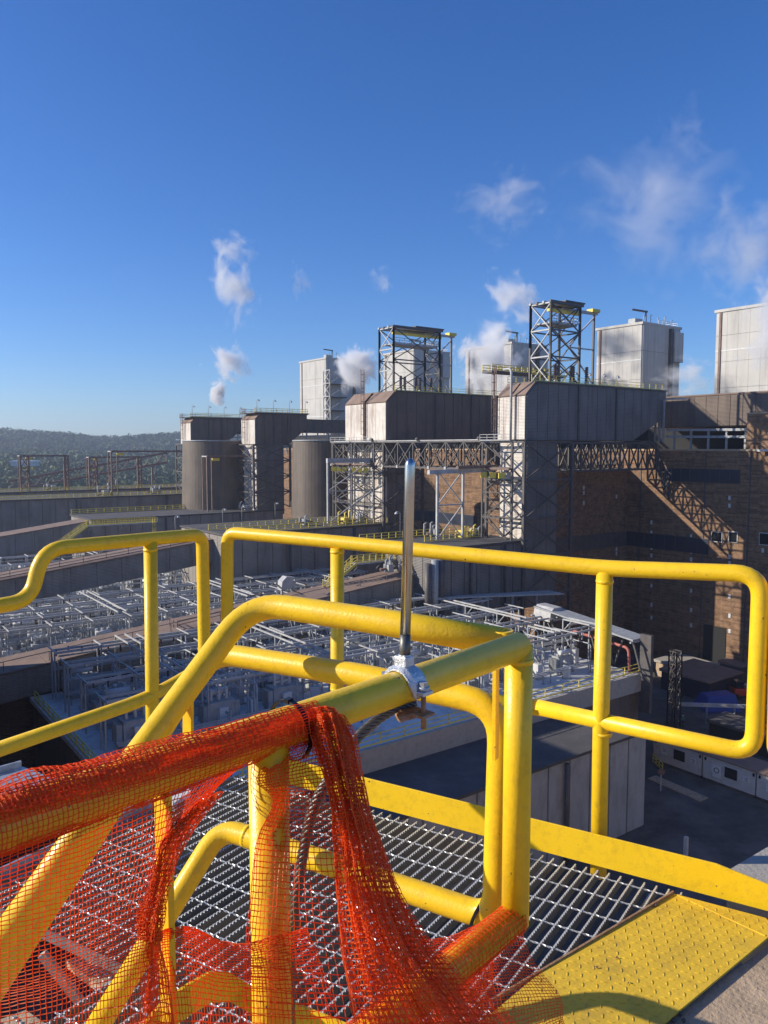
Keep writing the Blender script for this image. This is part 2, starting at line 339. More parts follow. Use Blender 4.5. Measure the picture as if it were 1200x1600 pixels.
def rail_run(pts, label, h=1.07, step=1.9, m=None, name='walkway_railing', gap=None, mid=True, r=.055):
    """a steel walkway railing: each post an object, the rails one part each"""
    m = m or YFAR; r *= 1.25; t = thing(name, label, 'railing', pts[0])
    for k in range(len(pts) - 1):
        p, q = Vector(pts[k]), Vector(pts[k + 1]); L = (q - p).length; n = max(1, round(L / step))
        for i in range(n + (k == len(pts) - 2)):
            c = p.lerp(q, i / n); beam(t, 'post', c, c + Vector((0, 0, h)), r, m)
        for hh in ((h, h * .55, .12) if mid else (h,)):
            beam(t, 'rail' if hh > .2 else 'toe_plate', p + Vector((0, 0, hh)), q + Vector((0, 0, hh)), r, m, r if hh > .2 else .14)
    return t
def lattice(t, p, q, up, w, n, m, cs=.28, bs=.14, xb=True, posts=True):
    """flat truss panel between chords p-q and (p-q)+up"""
    p, q, up = Vector(p), Vector(q), Vector(up)
    beam(t, 'chord', p, q, cs, m); beam(t, 'chord', p + up, q + up, cs, m)
    for i in range(n + 1):
        c = p.lerp(q, i / n)
        if posts: beam(t, 'post', c, c + up, bs * 1.3, m)
        if i < n:
            d = p.lerp(q, (i + 1) / n); beam(t, 'brace', c, d + up, bs, m)
            if xb: beam(t, 'brace', c + up, d, bs, m)
def braced_column_bay(t, p, q, z0, z1, n, m, cs=.4, bs=.18, xb=True):
    """two columns p,q (plan points at z0) with horizontals and X braces"""
    p, q = Vector(p), Vector(q); up = Vector((0, 0, z1 - z0))
    beam(t, 'column', p, p + up, cs, m); beam(t, 'column', q, q + up, cs, m)
    for i in range(n):
        u0, u1 = up * (i / n), up * ((i + 1) / n)
        beam(t, 'beam', p + u1, q + u1, bs * 1.4, m); beam(t, 'brace', p + u0, q + u1, bs, m)
        if xb: beam(t, 'brace', q + u0, p + u1, bs, m)
def lamp(p, lab, h=3.4, out=None):
    out = out or WV * -.9; t = thing('lamp_post', lab, 'lamp', p); p = Vector(p)
    MB().tube([p, p + Vector((0, 0, h)), p + Vector((0, 0, h + .35)) + out * .4, p + Vector((0, 0, h + .3)) + out], .07, 6).build('pole', STEELM, t)
    e = p + Vector((0, 0, h + .22)) + out; MB().tube([e - Vector((0, 0, .28)), e - Vector((0, 0, .1)), e + Vector((0, 0, .1))], [.34, .26, .1], 8).build('lamp_head', EQW, t)

# ---------------------------------------------------------------- powerhouse with its tan brick wall
ph = thing('powerhouse', 'huge tan brick powerhouse wall with dark glazed bands, half in shadow', 'building', AB(135, 80, -42))
AW = 135.0
MB().ab(AW, AW + 26, 20, 300, -42, -.55).build('wall', BRICK, ph)
MB().ab(AW - .15, AW + 26.1, 20, 300, -.55, -.2).build('parapet_cap', CONC, ph)
def wallpt(px, py): 
    d = ray(px, py); t = AW / Vector((d.x, d.y, 0)).dot(NV); q = EYE + d * t; return q.dot(WV), q.z - H
def wall_band(px0, px1, pyt, pyb, name, m, dep=.12, parent=ph):
    b1, zt = wallpt(px0, pyt); b0, _ = wallpt(px1, pyt); _, zb = wallpt(px0, pyb)
    return b0, b1, zb, zt
def glazed(b0, b1, z0, z1, n):
    n = max(1, n)
    o = MB().ab(AW - .10, AW + .05, b0, b1, z0, z1).build('window_band', STEELD, ph)
    for i in range(n):
        w = (b1 - b0) / n; MB().ab(AW - .16, AW - .10, b0 + i * w + .08, b0 + (i + 1) * w - .08, z0 + .1, z1 - .1).build('pane', NAVY, o)
b1, z1 = wallpt(1036, 731); b0, _ = wallpt(1157, 735); glazed(b0, b1, z1 - 2.6, z1, 8)
b1, z1 = wallpt(868, 818); b0, _ = wallpt(1108, 842); zz = z1; glazed(b0, b1, z1 - 3.0, z1, 16)
b1, _ = wallpt(560, 795); b0, _ = wallpt(745, 800); glazed(b0, b1, zz - 3.0, zz, 12)
for (x0, x1, y0, y1) in ((1113, 1128, 831, 845), (1140, 1152, 831, 846), (1188, 1202, 833, 850)):
    b1, z1 = wallpt(x0, y0); b0, _ = wallpt(x1, y0); _, z0 = wallpt(x0, y1)
    o = MB().ab(AW - .12, AW + .05, b0 - .15, b1 + .15, z0 - .15, z1 + .15).build('window_frame', WHITE, ph); MB().ab(AW - .17, AW - .12, b0, b1, z0, z1).build('pane', GLASS, o)
# small pale vents in columns, faint pilasters
for bx, rows_ in ((912, (762, 770, 786, 882, 895)), (963, (776, 850, 858, 865)), (1018, (816, 832, 856, 868, 915, 945, 965)), (1080, (838, 862, 874, 923, 953, 977)), (1140, (778, 790, 842, 870, 880, 932, 962, 986)), (1192, (860, 905))):
    for y_ in rows_:
        b_, z_ = wallpt(bx, y_)
        if bx < 1000:
            q_ = on_v(bx, y_, AB(0, 99, 0), NV); MB().ab(q_.dot(NV) - .22, q_.dot(NV) + .22, 98.93, 99.02, q_.z - H - .38, q_.z - H + .38).build('vent', EQW, ph); continue
        MB().ab(AW - .07, AW + .02, b_ - .22, b_ + .22, z_ - .38, z_ + .38).build('vent', EQW, ph)
for bx in (900, 1000, 1100, 1170): 
    b_, _ = wallpt(bx, 800); MB().ab(AW - .12, AW, b_ - .1, b_ + .1, -42, -.6).build('downpipe', STEELD, ph)
# upper brick block at right with door gap, roof lintels
b1, _ = wallpt(1166, 655)
MB().ab(AW + .3, AW + 20, 40, b1, -.2, 6.0).build('penthouse_wall', BRICK, ph); MB().ab(AW + .2, AW + 20.1, 40, b1 + .1, 6.0, 6.25).build('penthouse_cap', CONC, ph)
MB().ab(AW + 12, AW + 26, 20, 300, -.2, 4.6).build('roof_curb', DARK, ph)  # dark backing raised to close off bright sky under the roof duct
MB().ab(108, AW, 99, 112, -42, -4.6).build('annex_wall', BRICK, ph); MB().ab(107.8, AW, 98.8, 112.2, -4.6, -4.3).build('annex_cap', CONC, ph)
MB().ab(108.5, AW - .2, 98.85, 99, zz - 3, zz).build('window_band', STEELD, ph)
# big grey bay doors low in the shade
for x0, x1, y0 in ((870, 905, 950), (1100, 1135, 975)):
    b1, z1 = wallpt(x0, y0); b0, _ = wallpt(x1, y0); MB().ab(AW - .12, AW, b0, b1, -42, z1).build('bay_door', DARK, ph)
for i, (x, y) in enumerate(((1200, 705),)):
    q = AB(AW - .6, wallpt(x, y)[0], 0); tag(MB().box(q.x - 1.3, q.x + 1.3, q.y - .8, q.y + .8, q.z - .6, q.z - .2).build('lamp_hood', EQW), 'white hooded lamp under the roof edge of the brick building at right border', 'lamp')
# ---------------------------------------------------------------- boiler houses
def boiler(bn, a0, wa, wb, zt, lab, levels=5, gear=True, chamf=0):
    t = thing('boiler_house', lab, 'building', AB(a0, bn, 0))
    MB().ab(a0, a0 + wa, bn, bn + wb, -6, zt - .6).build('core_wall', BOIL, t)
    nr = levels; hh = (zt + 4) / nr
    for k in range(nr):
        z0 = -4 + k * hh + .03; z1 = -4 + (k + 1) * hh - .03
        n = 5
        for i in range(n):
            w = wb / n; beam(t, 'panel', AB(a0 - .12, bn + (i + .5) * w, z0), AB(a0 - .12, bn + (i + .5) * w, z1 - (.0 if k < nr - 1 else .25)), w - .04, BOIL, .24, up=NV)
            w = wa / n; beam(t, 'panel', AB(a0 + (i + .5) * w, bn - .12, z0), AB(a0 + (i + .5) * w, bn - .12, z1 - (.0 if k < nr - 1 else .25)), w - .04, BOIL, .24, up=WV)
    MB().ab(a0 - .5, a0 + wa + .4, bn - .4, bn + wb + .4, zt - .6, zt).build('roof', BOIL, t)
    MB().ab(a0 - .45, a0 - .02, bn + wb * .90, bn + wb * .90 + .5, -6, zt - .7).build('downpipe', STEELR, t)
    MB().ab(a0 + wa * .68, a0 + wa * .68 + 1.0, bn - 1.0, bn - .02, -6, zt - .9).build('vertical_duct', STEELD, t)
    MB().ab(a0 + wa * .75, a0 + wa * .98, bn - 1.4, bn - .25, zt - 9, zt - 1.6).build('side_duct', BOIL, t)
    for z_, s_ in ((zt * .35, .3), (zt * .7, .22)): MB().ab(a0 - .3, a0 - .24, bn, bn + wb, z_, z_ + s_).build('trim_band', EQW, t)
    if gear:
        for i in range(5):
            c = AB(a0 + 2 + i * (wa - 4) / 4, bn + 1.2, zt); MB().tube([c, c + Vector((0, 0, 1.6 + .5 * (i % 2)))], .09, 6).build('roof_mast', STEELM, t); MB().bar(c + Vector((0, 0, 1.6 + .5 * (i % 2))), c + Vector((.35, 0, 1.7 + .5 * (i % 2))), .3, .3).build('mast_lamp', EQW, t)
        m = MB().ab(a0 + 2.5, a0 + 5.5, bn + 4, bn + 6, zt, zt + 1.6); m.build('roof_fan_house', STEELM, t)
        c = AB(a0 + 4, bn + 2, zt); MB().bar(c, c + Vector((0, 0, 3)), .3).build('davit_post', STEELD, t); MB().bar(c + Vector((.4, 0, 3)), c + Vector((-3.4, 0, 3.6)), .5, .4).build('davit_arm', STEELD, t)
    rail_run([AB(a0 + 7, bn + .4, zt), AB(a0 + wa - .4, bn + .4, zt), AB(a0 + wa - .4, bn + wb * .8, zt)], 'thin pale roof railing of the ' + lab.replace('boiler house', 'block')[:200].split(' left of ')[0].split(' between ')[0], m=EQW, step=1.6, r=.07)
    return t
boiler(85.6, 165, 16, 13, 30.6, 'large pale boiler house cut off by the right border', levels=6, gear=False)
boiler(118, 165, 15.5, 13.4, 30.6, 'pale boiler house with dark right face between lattice tower and gap of sky', levels=5)
boiler(161.8, 165, 14, 19.5, 30.5, 'pale boiler house half hidden by steam left of the tall lattice tower', levels=5)
boiler(207, 165, 15.5, 17, 33.0, 'pale boiler house seen through the wide lattice tower', levels=5)
boiler(262, 165, 18, 20, 35.3, 'farthest pale boiler house, leftmost of the row', levels=5)
# open floors on the side of the farthest one
of = thing('open_stair_tower', 'open steel stair tower beside the farthest boiler house', 'tower', AB(160, 262, 0))
braced_column_bay(of, AB(163.6, 257, 0), AB(163.6, 262, 0), 0, 30, 6, STEELL, .35, .2)
braced_column_bay(of, AB(163.6, 257, 0), AB(172, 257, 0), 0, 30, 6, STEELL, .35, .2, xb=False)
for k in range(5): MB().ab(163.6, 172, 257, 262, 4 + k * 5.2, 4.3 + k * 5.2).build('floor_plate', STEELD, of)

# ---------------------------------------------------------------- generating units: duct, tower, precipitator block
def duct_box(name, lab, a0, a1, b0, b1, z0, z1, mside, mend, aslope=None, zslope=None, split=True, pw=2.6, ch=2.2, cat_='duct'):
    t = thing(name, lab, cat_, AB(a0, b0, z0))
    def prof(bb0, bb1, nm):
        P = [(a0, z0), (a1 - (aslope or 0), z0)]
        if aslope: P.append((a1, z0 + zslope))
        P += [(a1, z1), (a0 + ch, z1), (a0, z1 - ch)]
        MB().prism([AB(a, bb0, z) for a, z in P], WV * (bb1 - bb0)).build(nm, mside, t)
        o = MB().hexa([AB(a0 - .1, bb0, z1 - ch), AB(a0 + ch, bb0, z1 + .02), AB(a0 + ch, bb1, z1 + .02), AB(a0 - .1, bb1, z1 - ch), AB(a0 - .16, bb0, z1 - ch + .12), AB(a0 + ch, bb0, z1 + .17), AB(a0 + ch, bb1, z1 + .17), AB(a0 - .16, bb1, z1 - ch + .12)]).build('cap_sheet', ROOFB, t)
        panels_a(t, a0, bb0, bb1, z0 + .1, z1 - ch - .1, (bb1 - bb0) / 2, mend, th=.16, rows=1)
    W_ = b1 - b0
    if split:
        prof(b0, b0 + W_ * .47, 'casing'); prof(b0 + W_ * .54, b1, 'casing')
        MB().ab(a0 + 1.5, a1 - 1, b0 + W_ * .47, b0 + W_ * .54, z0 + .3, z1 - .5).build('recess_shade', DARK, t)  # near-black fill, shade of the gap between casings put into colour
    else: prof(b0, b1, 'casing')
    def zb(a): return z0 if not aslope or a < a1 - aslope else z0 + zslope * (a - (a1 - aslope)) / aslope
    def ztp(a): return z1 - .12 if a > a0 + ch else z1 - ch + (a - a0) - .12
    panels_b(t, a0 + .05, a1, b0, z0, z1, pw, mside, th=.16, gap=.12, ztop=ztp, zbot=lambda a: zb(a) + .1)
    MB().ab(a0 + ch, a1 + .1, b0 - .35, b1 + .2, z1, z1 + .22).build('roof_edge', STEELD, t)
    for a in (a0 + (a1 - a0) * .33, a0 + (a1 - a0) * .60): MB().ab(a, a + .35, b0 - .4, b0 - .17, zb(a) + .05, z1 - .1).build('stiffener', STEELD, t)
    return t
def cage_ladder(p, h, lab, m=None, out=None):
    m = m or STEELR; out = out or -WV; t = thing('caged_ladder', lab, 'ladder', p); p = Vector(p); s_ = NV * .25 if abs(out.dot(NV)) < .5 else WV * .25
    for sg in (-1, 1): beam(t, 'stile', p + s_ * sg, p + s_ * sg + Vector((0, 0, h)), .08, m)
    for k in range(int(h / .9)): beam(t, 'rung', p - s_ + Vector((0, 0, .4 + k * .9)), p + s_ + Vector((0, 0, .4 + k * .9)), .05, m)
    hp = MB()
    for k in range(int(h / 1.4)):
        c = p + Vector((0, 0, 1.8 + k * 1.4)); 
        if 1.8 + k * 1.4 > h: break
        hp.tube([c + s_ * 1.3, c + s_ * 1.5 + out * .45, c + out * .8, c - s_ * 1.5 + out * .45, c - s_ * 1.3], .04, 4)
    for sx in (-1.5, 0, 1.5): hp.tube([p + s_ * sx + out * (.45 if sx else .8) + Vector((0, 0, 1.8)), p + s_ * sx + out * (.45 if sx else .8) + Vector((0, 0, h))], .035, 4)
    hp.build('cage', m, t)
# nearest unit
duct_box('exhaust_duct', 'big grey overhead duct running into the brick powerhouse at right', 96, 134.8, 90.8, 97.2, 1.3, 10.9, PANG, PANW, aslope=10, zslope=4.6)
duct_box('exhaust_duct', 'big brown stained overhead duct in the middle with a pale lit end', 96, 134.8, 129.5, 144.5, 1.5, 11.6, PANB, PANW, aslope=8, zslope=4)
def tower(lab, a0, a1, b0, b1, z0, z1, mside, mend, split=True):
    t = thing('duct_tower', lab, 'tower', AB(a0, b0, z0))
    MB().ab(a0, a1, b0, b1, z0, z1).build('casing', mside, t)
    panels_b(t, a0, a1, b0, z0, z1, 2.6, mside, gap=.1)
    W_ = b1 - b0
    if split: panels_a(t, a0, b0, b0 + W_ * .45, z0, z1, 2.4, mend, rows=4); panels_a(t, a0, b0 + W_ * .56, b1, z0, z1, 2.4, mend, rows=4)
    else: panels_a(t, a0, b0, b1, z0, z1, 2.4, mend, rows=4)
    return t
tower('grey vertical duct tower under the right overhead duct', 96.4, 104, 90.9, 97, -27, 1.2, PANG, PANW)
tower('pale and grey vertical duct tower under the middle overhead duct', 96.4, 103.6, 129.8, 144.2, -24, 1.4, PANG, PANW)
def tower_frame(lab, a0, a1, b0, b1, z0, z1, n, m):
    t = thing('support_frame', lab, 'frame', AB(a0, b0, z0))
    P = [AB(a, b, z0) for a, b in ((a0, b0), (a1, b0), (a1, b1), (a0, b1))]
    braced_column_bay(t, P[0], P[1], z0 + H, z1 + H, n, m, .5, .24)
    braced_column_bay(t, P[0], P[3], z0 + H, z1 + H, n, m, .45, .22)
    return t
for t_ in (): pass
tower_frame('dark braced steel frame in front of the right duct tower', 94.6, 106.3, 89.6, 98.4, -31, 1.0, 5, STEELD)
tower_frame('dark braced steel frame in front of the middle duct tower', 94.4, 104.6, 128.2, 146.0, -24, 1.0, 4, STEELD)
# lighter inner lattice before the lit faces
for k, (b0_, b1_, lab) in enumerate(((91, 98, 'pale lattice bay against the lit face of the right duct tower'), (130, 137, 'right half of the lattice before the lit face of the middle duct tower'), (138, 145.4, 'left half of the lattice before the lit face of the middle duct tower'))):
    t = thing('lattice_bay', lab, 'lattice', AB(93.2, b0_, -16)); braced_column_bay(t, AB(93.2, b0_, -16), AB(93.2, b1_, -16), -16 + H, 1.0 + H, 4, STEELD, .26, .13)
    MB().ab(92.4, 93.2, b0_, b1_, -3.6, -3.3).build('platform_edge', STEELR, t)
    rail_run([AB(92.5, b0_, 1.2), AB(92.5, b1_, 1.2)], ('small pale railing on the lattice bay at the right duct tower', 'small pale railing on the right half lattice of the middle tower', 'small pale railing on the left half lattice of the middle tower')[k], m=STEELL)
    for j in range(3):
        q = AB(92.0, b0_ + 1.2 + j * 2.1, -5.0); tag(MB().box(-.5, .5, -.4, .4, 0, .9, lambda x, y, z, q=q: q + Vector((x, y, z))).build('hoist_trolley', YFAR), 'yellow hoist trolley, ' + ORD[j] + ' from the right under the ' + ('right duct tower', 'middle duct tower, right half', 'middle duct tower, left half')[k], 'hoist')
# truss bridges
tb1 = thing('truss_bridge', 'steel truss bridge linking the two duct towers above the brick wall gap', 'bridge', AB(94, 98, -3.6))
for a_, mm in ((93.6, STEELD), (96.6, STEELD)): lattice(tb1, AB(a_, 98.4, -3.7), AB(a_, 146.5, -3.7), Vector((0, 0, 4.9)), 0, 10, mm, .3, .16)
for i in range(11): c = 98.4 + i * 4.81; beam(tb1, 'tie_beam', AB(93.6, c, 1.2), AB(96.6, c, 1.2), .2, STEELL); beam(tb1, 'gusset', AB(93.35, c, -3.9), AB(93.35, c, -3.4), .5, STEELL, .12)
MB().ab(93.4, 96.8, 98.5, 146.5, 1.35, 1.5).build('deck_plate', STEELL, tb1)
for i, b_ in enumerate((99, 116, 131, 146)): q = AB(93.3, b_, 1.5); MB().tube([q, q + Vector((0, 0, .5))], [.55, .3], 8).build('roller', STEELD, tb1)
tb2 = thing('truss_bridge', 'dark steel truss carrying the right overhead duct in to the brick wall', 'bridge', AB(104, 90, -3.8))
for b_ in (90.0, 97.4): lattice(tb2, AB(106.5, b_, -4.0), AB(131, b_, -4.0), Vector((0, 0, 4.9)), 0, 9, STEELD, .36, .2)
for i in range(10): c = 106.5 + i * 2.72; beam(tb2, 'tie_beam', AB(c, 90, -4), AB(c, 97.4, -4), .18, STEELD); beam(tb2, 'lateral_brace', AB(c, 90, .9), AB(min(c + 2.72, 131), 97.4, .9), .15, STEELD)
# long raking truss whose shadow falls across the brick wall
tb3 = thing('truss_bridge', 'raking steel truss under the far end of the right duct', 'bridge', AB(131, 90, -4))
lattice(tb3, AB(131, 89.6, -3.8), AB(134.9, 89.6, -10), Vector((0, 0, 3.6)), 0, 3, STEELD, .3, .2)
tb4 = thing('truss_bridge', 'dark steel truss under the middle overhead duct seen through the gap', 'bridge', AB(104, 129, -3.8))
lattice(tb4, AB(105, 129.4, -4.0), AB(134, 129.4, -4.0), Vector((0, 0, 5)), 0, 10, STEELD, .36, .2)
# pipe gallery beside and below the duct at the brick roof
pg = thing('pipe_gallery', 'blue grey pipes and posts between the right duct and the brick penthouse', 'pipework', AB(136, 80, 0))
for k in range(6):
    b_ = 89.5 - k * 3.6; beam(pg, 'post', AB(136.2, b_, -.2), AB(136.2, b_, 3.6 + .0 * k), .34, STEELM)
for z_ in (3.5, 2.2): beam(pg, 'pipe', AB(136.0, 91, z_), AB(136.0, 66, z_ - .3), .45, STEELM)
for k in range(3): beam(pg, 'pipe', AB(133.6, 92 - k * .9, 1.2), AB(133.6, 92 - k * .9, 9.4), .3, STEELM)
beam(pg, 'pipe', AB(133.6, 92, 9.5), AB(138, 88, 9.5), .3, STEELM)
hx = duct_box('roof_duct', 'brown streaked box duct lying on the powerhouse roof at right', 138.5, 152, 60, 96.5, 4.0, 10.0, PANB, PANB, split=False, pw=2.6, ch=.1)
panels_a(hx, 138.4, 60, 96.4, 4.1, 9.8, 2.5, PANB)
# railings on the duct roofs
rail_run([AB(97.5, 91, 11.15), AB(134, 91, 11.15)], 'yellow railing along the roof of the right overhead duct', step=2)
rail_run([AB(97.5, 96.5, 11.15), AB(134, 96.5, 11.15)], 'far yellow railing along the roof of the right overhead duct', step=2)
rail_run([AB(98.5, 130, 11.85), AB(134, 130, 11.85)], 'yellow railing along the roof of the middle overhead duct', step=2)
# elevated walkway behind the right lattice tower
wk = thing('elevated_walkway', 'dark raised walkway with yellow railing left of the tall lattice tower', 'walkway', AB(104, 104, 12))
MB().ab(100, 120, 103, 105.5, 13.6, 14.0).build('deck_plate', STEELD, wk)
for k in range(5): beam(wk, 'post', AB(101 + k * 4.4, 103.4, 9), AB(101 + k * 4.4, 103.4, 13.6), .3, STEELD)
rail_run([AB(100, 103, 14.0), AB(120, 103, 14.0)], 'yellow railing of the dark raised walkway left of the tall lattice tower', step=1.6, r=.09)
rail_run([AB(100, 105.4, 14.0), AB(120, 105.4, 14.0)], 'rear yellow railing of the dark raised walkway', step=1.6, r=.09)
# lattice towers on the ducts
def lattice_tower(lab, a0, aw, aarm, b0, bw, z0, z1, wide):
    t = thing('lattice_tower', lab, 'tower', AB(a0, b0, z0)); n = 3 if not wide else 2
    P = [(a0, b0), (a0 + aw, b0), (a0 + aw, b0 + bw), (a0, b0 + bw)]; m = STEELD
    for i in range(4):
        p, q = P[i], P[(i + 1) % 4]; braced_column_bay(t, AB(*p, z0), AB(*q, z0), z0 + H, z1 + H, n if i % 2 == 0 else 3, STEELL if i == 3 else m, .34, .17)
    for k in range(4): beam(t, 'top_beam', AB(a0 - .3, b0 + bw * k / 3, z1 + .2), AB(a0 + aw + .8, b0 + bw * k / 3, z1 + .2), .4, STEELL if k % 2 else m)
    MB().ab(a0 + aw * .45, a0 + aw + 1, b0 - .3, b0 + bw + .3, z1 + .45, z1 + .7).build('roof_plate', STEELD, t)
    MB().ab(a0 + .5, a0 + aw - .2, b0 + .5, b0 + bw - .4, z1 - 3.4, z1 - 3.1).build('platform', STEELM, t)
    # outrigger column with crane beam
    beam(t, 'outrigger_column', AB(aarm, b0 + bw * .5, z0), AB(aarm, b0 + bw * .5, z1 - .4), .34, m); beam(t, 'crane_beam', AB(a0 + aw - 2, b0 + bw * .5, z1 - .3), AB(aarm + .8, b0 + bw * .5, z1 - .2), .5, STEELL)
    beam(t, 'outrigger_brace', AB(a0 + aw, b0 + bw * .5, z0 + (z1 - z0) * .55), AB(aarm, b0 + bw * .5, z1 - 1), .22, STEELL); beam(t, 'outrigger_brace', AB(a0 + aw, b0 + bw * .5, z0 + (z1 - z0) * .5), AB(aarm, b0 + bw * .5, z0 + (z1 - z0) * .5), .22, STEELL)
    beam(t, 'outrigger_brace', AB(a0 + aw, b0 + bw * .5, z0 + (z1 - z0) * .5), AB(aarm, b0 + bw * .5, z0 + .5), .22, STEELL)
    MB().ab(a0 + 1, a0 + aw + 1.6, b0 + bw * .25, b0 + bw * .4, z1 - 1.2, z1 - .7).build('hoist_beam', YFAR, t); MB().ab(aarm - 1.2, aarm + .9, b0 + bw * .35, b0 + bw * .65, z1 - .1, z1 + .5).build('hoist_trolley', YFAR, t)
    rail_run([AB(a0 + .5, b0 + .5, z1 - 3.1), AB(a0 + aw, b0 + .5, z1 - 3.1), AB(a0 + aw, b0 + bw - .5, z1 - 3.1)], 'pale railing on the platform inside the ' + ('wide' if wide else 'tall') + ' lattice tower', m=STEELL, step=1.4, r=.08)
    for k in range(5):
        q = AB(a0 + 3 + k * 2.1, b0 + 1.5 + (k % 2) * 1.3, z0 + .2); i_ = thing('insulator', 'dark ribbed insulator, ' + ORD[k] + ' from left under the ' + ('wide' if wide else 'tall') + ' lattice tower', 'insulator', q)
        pts, rs = [], []
        for j in range(15): pts.append(q + Vector((0, 0, .6 + j * .19))); rs.append(.38 if j % 2 else .22)
        MB().tube(pts, rs, 8).build('ribbed_body', INS, i_); MB().bar(q, q + Vector((0, 0, .6)), .5).build('base_box', STEELM, i_)
    return t
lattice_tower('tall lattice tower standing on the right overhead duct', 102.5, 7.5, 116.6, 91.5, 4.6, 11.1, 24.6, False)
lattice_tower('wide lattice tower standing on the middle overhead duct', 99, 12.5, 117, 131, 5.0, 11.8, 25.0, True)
# caged ladders up the lit ends
cage_ladder(AB(95.6, 97.6, 1), 13, 'rusty caged ladder at the lit end of the right duct', out=-NV); cage_ladder(AB(95.5, 136.8, 1), 15.5, 'rusty caged ladder between the two lit duct ends in the middle', out=-NV)
pl = thing('standpipe', 'pale bent standpipe beside the right duct end', 'pipe', AB(95.4, 93.6, 0)); MB().tube(fillet([AB(95.2, 93.4, 1), AB(95.2, 93.4, 13.2), AB(95.2, 95.2, 13.2)], .8), .22, 8).build('pipe', STEELL, pl)

# blocks, inlet ducts and decks of each unit
def block(lab, a0, a1, b0, b1, z0, z1, mside, mend, pw=3.0, mroof=None, name='precipitator'):
    t = thing(name, lab, 'building', AB(a0, b0, z0)); MB().ab(a0, a1, b0, b1, z0, z1).build('casing', mside, t)
    panels_b(t, a0, a1, b0, z0 + .1, z1 - .15, pw, mside, th=.18, gap=.24); panels_a(t, a0, b0, b1, z0 + .1, z1 - .15, 3.4, mend, th=.14, gap=.14)
    MB().ab(a0 - .4, a1 + .3, b0 - .5, b1 + .2, z1, z1 + .3).build('roof', mroof or ROOFD, t)
    for k in range(2):
        a = a0 + (a1 - a0) * (.35 + .4 * k); MB().tube([AB(a, b0 - .5, z0), AB(a, b0 - .5, z1 - .2)], .22, 8).build('drain_pipe', STEELD, t)
    return t
block('grey panelled precipitator block under the right duct, behind the far handrail', 77, 96, 90.8, 104, -27.5, -15.6, PANG, PANG, pw=2.7)
block('dark precipitator block below the middle duct tower', 60, 97, 129.5, 150, -28, -15.8, PANL, PANL)
block('long dark precipitator block third in the row, behind the yellow stair', 53, 104, 187.8, 205, -30, -17.0, PANL, PANL)
block('long dark precipitator block fourth in the row, under the left silo', 38, 104, 231, 250, -32, -14.4, PANL, PANL, pw=3.4)
block('farthest dark precipitator block below the trees at left', 20, 120, 276, 296, -34, -14.6, PANL, PANL, pw=4)
def inlet(lab, a0, a1, b0, b1, za0, za1, hh, pm, roofm):
    t = thing('inlet_duct', lab, 'duct', AB(a0, b0, za0 - hh)); sl = (za1 - za0) / (a1 - a0)
    zr = lambda a: za0 + sl * (a - a0)
    MB().hexa([AB(a0, b0, zr(a0) - hh), AB(a1, b0, zr(a1) - hh), AB(a1, b1, zr(a1) - hh), AB(a0, b1, zr(a0) - hh), AB(a0, b0, zr(a0)), AB(a1, b0, zr(a1)), AB(a1, b1, zr(a1)), AB(a0, b1, zr(a0))]).build('casing', pm, t)
    n = int((a1 - a0) / 6.5); w = (a1 - a0) / n
    for i in range(n):
        x0, x1 = a0 + i * w, a0 + (i + 1) * w - .08
        MB().hexa([AB(x0, b0 - .35, zr(x0)), AB(x1, b0 - .35, zr(x1)), AB(x1, b1 + .3, zr(x1)), AB(x0, b1 + .3, zr(x0)), AB(x0, b0 - .35, zr(x0) + .18), AB(x1, b0 - .35, zr(x1) + .18), AB(x1, b1 + .3, zr(x1) + .18), AB(x0, b1 + .3, zr(x0) + .18)]).build('roof_sheet', roofm, t)
    panels_b(t, a0, a1, b0, 0, 1, 4.2, pm, ztop=lambda a: zr(a) - .12, zbot=lambda a: zr(a) - hh + .1)
    return zr
zr1 = inlet('long brown roofed inlet duct rising behind the nearest switchyard', -6, 77, 96.5, 103, -27.9, -20.4, 3.4, PANL, ROOFB)
zr2 = inlet('brown roofed inlet duct behind the middle switchyard', -4, 60, 135, 142, -24.2, -17.0, 4.2, PANL, ROOFB)
zr3 = inlet('farthest brown roofed inlet duct at left border', -8, 53, 190, 197, -25, -17.4, 4.5, PANL, ROOFB)
# decks (white coated roofs that carry the switchyards)
def deck(name, a0, a1, b0, b1, z, near=None):
    struct(MB().ab(a0, a1, b0, b1, z - .5, z).build(name, DECK)); struct(MB().ab(a0 + .3, a1 - .3, b0 + .3, b1 - .3, -42, z - .5).build('deck_wall', PANB))
deck('roof_deck', 19.5, 85, 59.4, 96.3, -29)
deck('roof_deck', -12, 92, 103.2, 129.2, -29)
deck('roof_deck', -20, 92, 142.4, 187, -29)
struct(MB().ab(19.2, 85, 59.0, 59.4, -30.9, -28.6).build('deck_parapet', CONCL)); struct(MB().ab(-12, 92, 103.1, 103.5, -29, -28.5).build('deck_parapet', CONCL))
# near low block with dark roof
nb = block('near grey panelled block with dark flat roof, right of centre', 19, 73.2, 50.6, 58.9, -42, -31.2, PANN, PANN, pw=3.2)
for o in [c for c in nb.children if c.name.startswith('roof')]: pass
block('low dark block left of centre below the platform', 22, 64, 26, 36, -42, -37.5, DARK, DARK)
